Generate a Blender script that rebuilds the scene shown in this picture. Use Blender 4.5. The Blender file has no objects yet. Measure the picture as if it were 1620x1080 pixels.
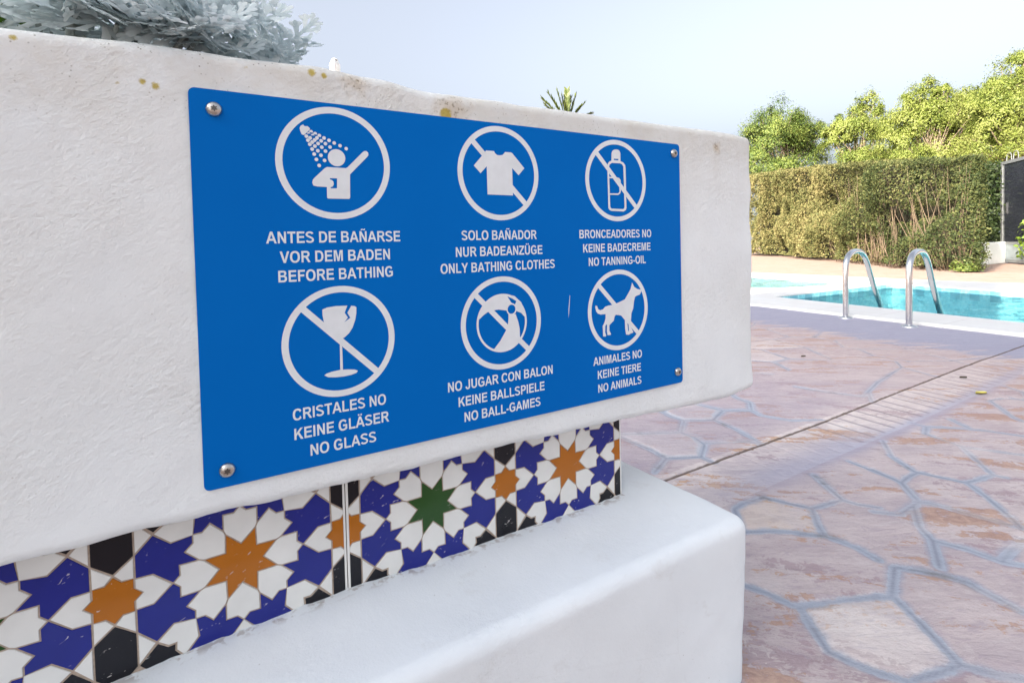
import bpy, bmesh, math, random
import numpy as np
from mathutils import Vector, Matrix, noise

# ------------------------------------------------------------------ scene, camera, light
scene = bpy.context.scene
COL = scene.collection
random.seed(7)
RNG = np.random.default_rng(11)

cam_d = bpy.data.cameras.new('camera')
cam_d.sensor_width = 36.0
cam_d.lens = 832.2367 / 1620 * 36
cam_d.shift_y = -128 / 1620
cam_d.clip_start = 0.02
cam_d.clip_end = 1000
cam = bpy.data.objects.new('camera', cam_d)
COL.objects.link(cam)
RX = Vector((0.85001935, -0.52619268, -0.02425612))
RU = -Vector((-0.03503444, -0.01052858, -0.99933064))
RB = -Vector((0.52558509, 0.85030019, -0.02738437))
CAM = Vector((-0.00670143, -0.60705817, 0.68))
M = Matrix((RX, RU, RB)).transposed().to_4x4()
M.translation = CAM
cam.matrix_world = M
scene.camera = cam

SUN_EL = math.radians(24)
SUN_DIR = Vector((-0.97, -0.20, 0)).normalized()
SUN_AZ = math.atan2(SUN_DIR.x, SUN_DIR.y)          # clockwise from +Y
world = bpy.data.worlds.new('World')
scene.world = world
world.use_nodes = True
wn = world.node_tree
sky = wn.nodes.new('ShaderNodeTexSky')
sky.sky_type = 'NISHITA'
sky.sun_disc = False
sky.sun_elevation = SUN_EL
sky.sun_rotation = SUN_AZ
sky.altitude = 0
sky.air_density = 1.0
sky.dust_density = 10
sky.ozone_density = 4
bg = wn.nodes['Background']
bg.inputs['Strength'].default_value = 0.135
# the lowest band of sky keeps the tone of the haze a little above it
tc_ = wn.nodes.new('ShaderNodeTexCoord'); sx_ = wn.nodes.new('ShaderNodeSeparateXYZ'); mx_ = wn.nodes.new('ShaderNodeMath'); cb_ = wn.nodes.new('ShaderNodeCombineXYZ')
mx_.operation = 'MAXIMUM'; mx_.inputs[1].default_value = 0.14
wn.links.new(tc_.outputs['Generated'], sx_.inputs[0]); wn.links.new(sx_.outputs[0], cb_.inputs[0]); wn.links.new(sx_.outputs[1], cb_.inputs[1])
wn.links.new(sx_.outputs[2], mx_.inputs[0]); wn.links.new(mx_.outputs[0], cb_.inputs[2])
wn.links.new(cb_.outputs[0], sky.inputs['Vector'])
hs_ = wn.nodes.new('ShaderNodeHueSaturation')
hs_.inputs['Saturation'].default_value = 0.40
wn.links.new(sky.outputs[0], hs_.inputs['Color'])
wn.links.new(hs_.outputs[0], bg.inputs['Color'])

sun_d = bpy.data.lights.new('sun', 'SUN')
sun_d.energy = 4.3
sun_d.angle = math.radians(0.5)
sun_d.color = (1.0, 0.86, 0.66)
sun = bpy.data.objects.new('sun', sun_d)
COL.objects.link(sun)
to_sun = Vector((SUN_DIR.x * math.cos(SUN_EL), SUN_DIR.y * math.cos(SUN_EL), math.sin(SUN_EL)))
sun.rotation_euler = to_sun.to_track_quat('Z', 'Y').to_euler()

scene.view_settings.view_transform = 'Standard'
scene.view_settings.look = 'None'
scene.view_settings.gamma = 1
scene.view_settings.exposure = 1.83

# ------------------------------------------------------------------ helpers
def tag(o, label=None, cat=None, group=None, kind=None):
    if label: o['label'] = label
    if cat: o['category'] = cat
    if group: o['group'] = group
    if kind: o['kind'] = kind
    return o

def empty(name, loc=(0, 0, 0), rz=0.0):
    o = bpy.data.objects.new(name, None)
    COL.objects.link(o)
    o.empty_display_size = 0.1
    o.location = loc
    o.rotation_euler = (0, 0, rz)
    return o

def link(name, me, mats, parent=None, smooth=False):
    o = bpy.data.objects.new(name, me)
    COL.objects.link(o)
    if not isinstance(mats, (list, tuple)): mats = [mats]
    for m in mats: me.materials.append(m)
    if smooth:
        me.polygons.foreach_set('use_smooth', [True] * len(me.polygons))
    if parent:
        o.parent = parent
        # children are modelled in world space: undo the parent's placement
        pm = Matrix.Translation(parent.location) @ parent.rotation_euler.to_matrix().to_4x4()
        o.matrix_parent_inverse = pm.inverted()
    return o

def mesh(name, V, F, mats, parent=None, smooth=False, mi=None):
    me = bpy.data.meshes.new(name)
    me.from_pydata([tuple(v) for v in V], [], F)
    if mi is not None: me.polygons.foreach_set('material_index', mi)
    me.update()
    return link(name, me, mats, parent, smooth)

class MB:
    def __init__(s): s.V = []; s.F = []; s.MI = []
    def add(s, V, F, mi=0):
        n = len(s.V); s.V += [tuple(v) for v in V]
        s.F += [tuple(i + n for i in f) for f in F]; s.MI += [mi] * len(F)
    def box(s, x0, x1, y0, y1, z0, z1, mi=0):
        V = [(x, y, z) for x in (x0, x1) for y in (y0, y1) for z in (z0, z1)]
        s.add(V, [(0, 1, 3, 2), (4, 6, 7, 5), (0, 4, 5, 1), (2, 3, 7, 6), (0, 2, 6, 4), (1, 5, 7, 3)], mi)
    def tube(s, pts, rad, n=12, mi=0, caps=True):
        pts = [Vector(p) for p in pts]
        if not hasattr(rad, '__len__'): rad = [rad] * len(pts)
        t0 = (pts[1] - pts[0]).normalized()
        up = Vector((0, 0, 1)) if abs(t0.z) < .9 else Vector((1, 0, 0))
        a = t0.cross(up).normalized()
        V = []
        for i, p in enumerate(pts):
            t = (pts[min(i + 1, len(pts) - 1)] - pts[max(i - 1, 0)]).normalized()
            a = (a - t * a.dot(t)).normalized(); b = t.cross(a)
            for k in range(n):
                th = 2 * math.pi * k / n
                V.append(p + (a * math.cos(th) + b * math.sin(th)) * rad[i])
        F = [(i * n + k, i * n + (k + 1) % n, (i + 1) * n + (k + 1) % n, (i + 1) * n + k) for i in range(len(pts) - 1) for k in range(n)]
        if caps: F += [tuple(range(n))[::-1], tuple((len(pts) - 1) * n + k for k in range(n))]
        s.add(V, F, mi)
    def disc(s, c, nrm, prof, n=24, mi=0):
        """lathe: prof = [(radius, height)] about axis nrm at c"""
        c = Vector(c); nz = Vector(nrm).normalized()
        a = nz.orthogonal().normalized(); b = nz.cross(a)
        V = [c + (a * math.cos(2 * math.pi * k / n) + b * math.sin(2 * math.pi * k / n)) * r + nz * h for r, h in prof for k in range(n)]
        F = [(i * n + k, i * n + (k + 1) % n, (i + 1) * n + (k + 1) % n, (i + 1) * n + k) for i in range(len(prof) - 1) for k in range(n)]
        F += [tuple((len(prof) - 1) * n + k for k in range(n))]
        s.add(V, F, mi)
    def build(s, name, mats, parent=None, smooth=False):
        return mesh(name, s.V, s.F, mats, parent, smooth, s.MI)

def big_mesh(name, V, quads, mats, parent=None, smooth=False, tri=False):
    """numpy arrays -> mesh"""
    me = bpy.data.meshes.new(name)
    k = quads.shape[1]
    me.vertices.add(len(V)); me.vertices.foreach_set('co', V.astype(np.float32).ravel())
    me.loops.add(quads.size); me.loops.foreach_set('vertex_index', quads.astype(np.int32).ravel())
    me.polygons.add(len(quads))
    me.polygons.foreach_set('loop_start', np.arange(0, quads.size, k, dtype=np.int32))
    me.polygons.foreach_set('loop_total', np.full(len(quads), k, dtype=np.int32))
    me.update(calc_edges=True)
    me.validate()
    return link(name, me, mats, parent, smooth)

# ------------------------------------------------------------------ material helpers
class NT:
    def __init__(s, name):
        s.m = bpy.data.materials.new(name); s.m.use_nodes = True
        s.t = s.m.node_tree; s.b = s.t.nodes['Principled BSDF']; s.out = s.t.nodes['Material Output']
    def n(s, typ, **kw):
        nd = s.t.nodes.new('ShaderNode' + typ)
        for k, v in kw.items():
            if hasattr(nd, k): setattr(nd, k, v)
            else: nd.inputs[k].default_value = v
        return nd
    def l(s, a, b): s.t.links.new(a, b)
    def set(s, sock, v):
        if hasattr(v, 'is_output') or isinstance(v, bpy.types.NodeSocket): s.l(v, sock)
        else: sock.default_value = v
    def coord(s, scale=(1, 1, 1), rot=(0, 0, 0), which='Object'):
        tc = s.n('TexCoord'); out = tc.outputs[which]
        if any(rot):
            m1 = s.n('Mapping'); m1.inputs['Rotation'].default_value = tuple(-r for r in rot)
            s.l(out, m1.inputs['Vector']); out = m1.outputs[0]
        mp = s.n('Mapping'); mp.inputs['Scale'].default_value = scale
        s.l(out, mp.inputs['Vector']); return mp.outputs[0]
    def noise(s, vec, scale, detail=3, rough=.55, dist=0):
        nd = s.n('TexNoise'); s.l(vec, nd.inputs['Vector'])
        nd.inputs['Scale'].default_value = scale; nd.inputs['Detail'].default_value = detail
        nd.inputs['Roughness'].default_value = rough; nd.inputs['Distortion'].default_value = dist
        return nd.outputs['Fac']
    def vor(s, vec, scale, feature='F1', out='Distance', rand=1):
        nd = s.n('TexVoronoi'); nd.feature = feature; s.l(vec, nd.inputs['Vector'])
        nd.inputs['Scale'].default_value = scale; nd.inputs['Randomness'].default_value = rand
        return nd.outputs[out]
    def ramp(s, fac, stops, interp='LINEAR'):
        nd = s.n('ValToRGB'); cr = nd.color_ramp; cr.interpolation = interp
        while len(cr.elements) < len(stops): cr.elements.new(0.5)
        for e, (p, c) in zip(cr.elements, stops):
            e.position = p
            e.color = (c, c, c, 1) if not hasattr(c, '__len__') else (*c[:3], 1)
        s.l(fac, nd.inputs[0]); return nd.outputs[0]
    def mix(s, fac, a, b, blend='MIX'):
        nd = s.n('Mix'); nd.data_type = 'RGBA'; nd.blend_type = blend
        s.set(nd.inputs[0], fac)
        for sk, v in ((nd.inputs[6], a), (nd.inputs[7], b)):
            if hasattr(v, '__len__') and not isinstance(v, bpy.types.NodeSocket): v = (*v[:3], 1)
            s.set(sk, v)
        return nd.outputs[2]
    def math(s, op, a, b=0.0, c=None, clamp=False):
        nd = s.n('Math'); nd.operation = op; nd.use_clamp = clamp
        s.set(nd.inputs[0], a); s.set(nd.inputs[1], b)
        if c is not None: s.set(nd.inputs[2], c)
        return nd.outputs[0]
    def bump(s, h, strength=.3, dist=.01, prev=None):
        nd = s.n('Bump'); nd.inputs['Strength'].default_value = strength; nd.inputs['Distance'].default_value = dist
        s.l(h, nd.inputs['Height'])
        if prev is not None: s.l(prev, nd.inputs['Normal'])
        return nd.outputs[0]
    def base(s, col=None, rough=None, normal=None, metal=None, spec=None):
        if col is not None: s.set(s.b.inputs['Base Color'], (*col[:3], 1) if not isinstance(col, bpy.types.NodeSocket) else col)
        if rough is not None: s.set(s.b.inputs['Roughness'], rough)
        if normal is not None: s.l(normal, s.b.inputs['Normal'])
        if metal is not None: s.b.inputs['Metallic'].default_value = metal
        if spec is not None: s.b.inputs['Specular IOR Level'].default_value = spec
        return s.m

def simple(name, col, rough=.6, metal=0, var=.12, scale=30, spec=None):
    t = NT(name); v = t.coord()
    f = t.noise(v, scale, 4)
    c = t.mix(t.ramp(f, [(.3, 0), (.7, 1)]), [x * (1 - var) for x in col], [min(1, x * (1 + var)) for x in col])
    return t.base(c, rough, None, metal, spec)

def leaf_mat(name, a, b, c, scale=2.5, rough=.5, trans=.35, hue=None):
    """leaf colours vary leaf by leaf and by soft clump noise; part of the light goes through"""
    t = NT(name); v = t.coord()
    g = t.n('NewGeometry')
    f = t.noise(v, scale, 2)
    mixf = t.math('ADD', t.math('MULTIPLY', f, .9), t.math('MULTIPLY', g.outputs['Random Per Island'], .36))
    col = t.ramp(mixf, [(.36, a), (.60, b), (.86, c)])
    t.base(col, rough)
    t.b.inputs['Specular IOR Level'].default_value = .3
    tr = t.n('BsdfTranslucent'); t.l(col, tr.inputs['Color'])
    mx = t.n('MixShader'); mx.inputs[0].default_value = trans
    t.l(t.b.outputs[0], mx.inputs[1]); t.l(tr.outputs[0], mx.inputs[2])
    t.l(mx.outputs[0], t.out.inputs['Surface'])
    return t.m

# ------------------------------------------------------------------ materials
def plaster_mat(name, old=False, col=(.80, .825, .825)):
    t = NT(name); v = t.coord()
    big = t.noise(v, 5, 4, .6)
    c = t.mix(t.ramp(big, [(.3, 0), (.7, 1)]), [x * .94 for x in col], [min(.86, x * 1.03) for x in col])
    # trowelled stucco: diagonal drags, grains and pits
    vd = t.coord((1, 1, 2.6), (0, -.62, 0))
    drag = t.noise(vd, 46, 5, .62, .6)
    grain = t.noise(v, 420, 3, .6)
    lump = t.noise(v, 120, 4, .6)
    ridge = t.ramp(t.noise(vd, 85, 2, .5, 1.2), [(.60, 0), (.68, 1)])
    pits = t.ramp(t.noise(v, 150, 3, .55, .4), [(.30, 1), (.42, 0)])
    h = t.math('ADD', t.math('MULTIPLY', drag, .5), t.math('MULTIPLY', lump, .75))
    h = t.math('ADD', h, t.math('MULTIPLY', t.math('MULTIPLY', ridge, t.ramp(t.noise(v, 7, 2), [(.48, 0), (.6, 1)])), .2))
    h = t.math('SUBTRACT', h, t.math('MULTIPLY', pits, .16))
    nrm = t.bump(h, .42 if old else .22, .006)
    bn = nrm.node; t.l(t.math('ADD', t.math('MULTIPLY', t.ramp(t.noise(v, 6.5, 3, .6), [(.36, 0), (.64, 1)]), .38 if old else .26), .12 if old else .07), bn.inputs['Strength'])
    nrm = t.bump(grain, .16, .002, nrm)
    if not old:
        # hairline cracks, faint scuffs and grime along the tile joint
        cr_ = t.vor(t.coord((1, 1, 1.6), (.2, .3, .5)), 4.2, 'DISTANCE_TO_EDGE', 'Distance')
        cr_ = t.math('ADD', cr_, t.math('MULTIPLY', t.math('SUBTRACT', t.noise(v, 24, 4), .5), .05))
        hair = t.math('MULTIPLY', t.ramp(t.math('ABSOLUTE', cr_), [(.0, 1), (.006, 0)]), t.ramp(t.noise(v, 3, 3), [(.52, 0), (.62, 1)]))
        c = t.mix(t.math('MULTIPLY', hair, .07), c, (.42, .40, .38))
        scuff = t.ramp(t.noise(v, 19, 5, .7, .4), [(.60, 0), (.74, 1)])
        c = t.mix(t.math('MULTIPLY', scuff, .22), c, (.52, .50, .46))
        spy = t.n('SeparateXYZ'); t.l(t.n('TexCoord').outputs['Object'], spy.inputs[0])
        near = t.ramp(t.math('ABSOLUTE', t.math('SUBTRACT', spy.outputs['Y'], .043)), [(.002, 1), (.011, 0)])
        grm = t.math('MULTIPLY', t.math('MULTIPLY', near, t.math('LESS_THAN', spy.outputs['X'], .607)), t.ramp(t.noise(v, 62, 4, .6), [(.50, 0), (.57, 1)]))
        c = t.mix(t.math('MULTIPLY', grm, .5), c, (.24, .17, .12))
        dot = t.math('MULTIPLY', t.ramp(t.vor(v, 75), [(.05, 1), (.09, 0)]), t.ramp(t.noise(v, 11, 2), [(.55, 0), (.62, 1)]))
        c = t.mix(t.math('MULTIPLY', dot, .45), c, (.30, .27, .23))
    if old:
        sep = t.n('SeparateXYZ'); t.l(t.n('TexCoord').outputs['Object'], sep.inputs[0])
        zz = sep.outputs['Z']; xx = sep.outputs['X']
        # weathering collects along the upper rim
        rim = t.math('MULTIPLY', t.math('SUBTRACT', zz, .765), 9.5, clamp=True)
        rimn = t.math('MULTIPLY', rim, t.ramp(t.noise(v, 14, 5, .65), [(.38, 0), (.66, 1)]))
        c = t.mix(t.math('MULTIPLY', rimn, .55), c, (.60, .54, .44))
        grey = t.math('MULTIPLY', t.math('MULTIPLY', t.math('SUBTRACT', xx, .02), 2.0, clamp=True), t.math('MULTIPLY', t.math('SUBTRACT', zz, .79), 9, clamp=True))
        c = t.mix(t.math('MULTIPLY', grey, .55), c, (.50, .48, .44))
        sp = t.ramp(t.vor(v, 230), [(.12, 1), (.22, 0)])
        gate = t.ramp(t.noise(v, 38, 3), [(.50, 0), (.60, 1)])
        sp = t.math('MULTIPLY', t.math('MULTIPLY', sp, gate), t.math('MULTIPLY', t.math('SUBTRACT', zz, .78), 11, clamp=True))
        c = t.mix(t.math('MULTIPLY', sp, .8), c, (.20, .18, .13))
        # sparse grime specks and faint runs lower down
        dot = t.math('MULTIPLY', t.ramp(t.vor(v, 95), [(.05, 1), (.10, 0)]), t.ramp(t.noise(v, 9, 3), [(.50, 0), (.60, 1)]))
        c = t.mix(t.math('MULTIPLY', dot, .4), c, (.33, .30, .25))
        run = t.ramp(t.noise(t.coord((26, 26, 1.6)), 1.0, 4, .6), [(.56, 0), (.72, 1)])
        c = t.mix(t.math('MULTIPLY', t.math('MULTIPLY', run, t.math('MULTIPLY', t.math('SUBTRACT', zz, .66), 4.5, clamp=True)), .26), c, (.50, .47, .40))
        warm = t.ramp(t.noise(v, 3.2, 4, .6), [(.40, 0), (.66, 1)])
        c = t.mix(t.math('MULTIPLY', warm, .35), c, (.70, .685, .63))
        # brown crust patches in the rim
        for px, pz, r in ((.285, .848, .045), (.165, .872, .03), (.80, .845, .02)):
            d = t.n('VectorMath'); d.operation = 'DISTANCE'
            t.l(t.n('TexCoord').outputs['Object'], d.inputs[0]); d.inputs[1].default_value = (px, -.002, pz)
            k = t.ramp(t.math('MULTIPLY', t.math('ADD', t.math('DIVIDE', d.outputs['Value'], r), t.math('MULTIPLY', t.noise(v, 60, 4), 1.1)), .4), [(.22, 1), (.50, 0)])
            c = t.mix(t.math('MULTIPLY', k, .55), c, (.50, .37, .22))
            k2 = t.math('MULTIPLY', k, t.ramp(t.noise(v, 210, 3), [(.55, 0), (.62, 1)]))
            c = t.mix(t.math('MULTIPLY', k2, .8), c, (.17, .14, .08))
        # yellow lichen spots
        for px, pz, r in ((.2755, .8475, .0075), (.117, .876, .005), (.130, .874, .004), (.0525, .8705, .003), (-.126, .8685, .0035), (-.0365, .8435, .0032), (-.026, .8405, .0036), (-.056, .8395, .0025), (.098, .8795, .0032)):
            d = t.n('VectorMath'); d.operation = 'DISTANCE'
            t.l(t.n('TexCoord').outputs['Object'], d.inputs[0]); d.inputs[1].default_value = (px, -.002, pz)
            k = t.ramp(t.math('MULTIPLY', t.math('ADD', t.math('DIVIDE', d.outputs['Value'], r), t.math('MULTIPLY', t.noise(v, 260, 5, .7), 1.4)), .3), [(.44, 1), (.58, 0)])
            c = t.mix(t.math('MULTIPLY', k, .9), c, t.mix(t.noise(v, 420, 3), (.36, .25, .02), (.56, .45, .08)))
    return t.base(c, .85, nrm, spec=.25)

M_WALL = plaster_mat('old white stucco', True)
M_LEDGE = plaster_mat('smooth white plaster', False, (.78, .81, .825))
M_WHITE = plaster_mat('white render', False)
M_STEEL = None

def steel(name, rough=.22, col=(.72, .72, .72)):
    t = NT(name); v = t.coord((1, 1, 1))
    f = t.noise(v, 60, 4)
    return t.base(t.mix(f, [x * .8 for x in col], col), t.math('ADD', t.math('MULTIPLY', f, .2), rough - .08), t.bump(t.noise(v, 240, 2), .05, .001), 1.0)
M_STEEL = steel('polished steel', .2)
M_SCREW = steel('worn screw steel', .3, (.62, .58, .53))
M_DARK = steel('recess shade steel', .5, (.16, .15, .14))

def blue_mat():
    t = NT('blue enamel'); v = t.coord()
    f = t.noise(v, 3.5, 3)
    c = t.mix(f, (.0006, .122, .46), (.0012, .152, .535))
    sm = t.noise(v, 260, 2)
    return t.base(c, t.math('ADD', t.math('MULTIPLY', f, .12), .32), t.bump(sm, .02, .001), spec=.035)
M_BLUE = blue_mat()
M_PRINT = simple('white print', (.74, .77, .785), .45, 0, .04, 60, .3)
M_EDGE = simple('sheet metal edge', (.55, .60, .66), .4, .3)

def glaze(name, col, chips, rough=.1):
    t = NT(name); v = t.coord()
    f = t.noise(v, 22, 3)
    c = t.mix(f, [x * .85 for x in col], [min(1, x * 1.12) for x in col])
    if chips:
        va = t.coord((1, 1, 2.6), (0, -.5, 0))
        k = t.math('MULTIPLY', t.ramp(t.noise(va, 130, 2, .5, 1.0), [(.70, 0), (.712, 1)]), t.ramp(t.noise(v, 24, 2), [(.46, 0), (.54, 1)]))
        c = t.mix(t.math('MULTIPLY', k, .8), c, (.62, .58, .55))
    b = t.bump(t.noise(v, 34, 3), .12, .003)
    return t.base(c, t.math('ADD', t.math('MULTIPLY', f, .12), rough), b, spec=.34)
M_GL = [simple('tile outline', (.40, .31, .24), .6, 0, .2, 200),
        glaze('white glaze', (.76, .75, .71), False, .12),
        glaze('cobalt glaze', (.016, .023, .215), True),
        glaze('ochre glaze', (.43, .135, .009), True),
        glaze('green glaze', (.022, .075, .014), True),
        glaze('black glaze', (.010, .010, .014), True),
        simple('white grout', (.70, .68, .64), .8, 0, .15, 120)]
BY0, BY1, BH = -8.0, 0.3, 6.6

# ------------------------------------------------------------------ setting: ground, deck, pools
GROUT = [[(1.712, 0.912), (1.589, 0.859), (1.572, 0.796), (1.576, 0.739), (1.468, 0.661), (1.282, 0.772)], [(1.265, 0.761), (1.261, 0.713), (1.262, 0.611), (1.249, 0.534), (1.142, 0.483)], [(1.249, 0.534), (1.345, 0.479), (1.438, 0.539), (1.466, 0.603), (1.468, 0.661)], [(1.345, 0.479), (1.343, 0.428)], [(1.447, 0.547), (1.586, 0.475), (1.586, 0.434)], [(1.576, 0.739), (1.668, 0.681), (1.793, 0.73), (1.776, 0.855), (1.712, 0.912)], [(1.672, 0.678), (1.642, 0.552), (1.596, 0.44)], [(1.793, 0.73), (1.883, 0.664), (1.972, 0.732), (1.98, 0.793), (2.015, 0.861), (2.049, 0.885)], [(1.883, 0.664), (1.855, 0.608), (1.891, 0.511), (1.989, 0.449)], [(3.033, 0.457), (3.127, 0.644), (3.259, 0.726), (3.223, 0.898)], [(2.51, 0.526), (2.415, 0.503), (2.372, 0.629), (2.347, 0.749)], [(2.51, 0.526), (2.372, 0.446)], [(2.51, 0.526), (2.72, 0.578), (3.127, 0.644)], [(2.118, 0.172), (2.205, 0.2), (2.208, 0.246)], [(2.202, 0.203), (2.265, 0.141), (2.315, 0.074), (2.353, -0.018)], [(2.363, 0.185), (2.305, 0.112)], [(2.121, 0.169), (2.084, 0.059), (2.146, -0.07)], [(2.072, 0.055), (1.899, -0.067), (1.784, -0.044)], [(1.899, -0.067), (1.911, -0.09)], [(2.752, 0.187), (2.837, 0.167), (2.869, 0.111)], [(2.756, 0.184), (2.558, 0.06), (2.534, 0.027)], [(1.942, 0.226), (1.818, 0.149), (1.752, 0.065), (1.784, -0.044)], [(1.677, 0.203), (1.65, 0.068)], [(1.144, 0.218), (1.071, 0.142), (1.135, 0.104), (1.159, 0.082), (1.192, 0.04), (1.206, 0.031)], [(1.15, 0.22), (1.192, 0.225), (1.262, 0.213), (1.275, 0.18), (1.299, 0.128), (1.305, 0.113), (1.413, 0.094), (1.499, 0.213)], [(1.305, 0.113), (1.249, 0.071), (1.206, 0.031), (1.216, -0.033), (1.205, -0.08)], [(1.413, 0.094), (1.419, 0.063), (1.444, 0.023)], [(1.672, 0.138), (1.644, 0.054), (1.568, -0.01)], [(1.644, 0.054), (1.698, 0.059), (1.75, 0.057)], [(1.75, 0.057), (1.786, -0.045), (1.732, -0.098), (1.653, -0.165), (1.604, -0.202)], [(1.786, -0.045), (1.893, -0.065)], [(1.551, -0.016), (1.574, -0.038), (1.584, -0.106), (1.604, -0.202)], [(1.54, -0.02), (1.45, -0.02), (1.411, 0.023)], [(1.518, -0.023), (1.424, -0.07), (1.381, -0.111), (1.401, -0.164), (1.405, -0.222)], [(1.548, -0.22), (1.47, -0.218), (1.405, -0.222), (1.424, -0.251)], [(1.381, -0.111), (1.278, -0.16)], [(0.896, 0.037), (0.918, -0.016), (0.924, -0.059), (0.932, -0.068), (1.082, -0.133)], [(0.929, -0.069), (0.904, -0.101), (0.865, -0.153), (0.871, -0.181), (0.886, -0.218)], [(1.066, -0.13), (1.098, -0.148), (1.203, -0.11)], [(1.1, -0.152), (1.069, -0.199), (1.015, -0.271), (1.008, -0.281)], [(1.008, -0.281), (0.964, -0.269), (0.915, -0.254)], [(1.008, -0.281), (1.031, -0.32), (1.054, -0.343)], [(1.207, -0.112), (1.247, -0.164), (1.266, -0.208), (1.257, -0.239), (1.244, -0.296)], [(0.883, -0.211), (0.904, -0.249)]]
OUTER = [(4.29, -1.5), (4.605, .54), (4.93, 2.69), (5.65, 8.2), (9.9, 8.2), (9.75, 6.0), (9.55, 4.5), (9.35, 3.2), (9.3, 1.75), (8.4, -1.5)]
MAIN = [(5.20, .70), (5.70, 2.95), (8.45, 2.89), (7.90, 1.37), (6.87, -1.25), (4.86, -1.25)]
KIDS = [(6.85, 3.52), (7.95, 3.23), (8.68, 5.25), (8.75, 7.6), (6.2, 7.6), (6.45, 4.1)]

def fill_with_holes(loops, z):
    bm = bmesh.new(); es = []
    for lp in loops:
        vs = [bm.verts.new((x, y, z)) for x, y in lp]
        for i in range(len(vs)): es.append(bm.edges.new((vs[i], vs[(i + 1) % len(vs)])))
    bmesh.ops.triangle_fill(bm, edges=es, use_beauty=True, use_dissolve=False, normal=(0, 0, 1))
    return bm

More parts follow.
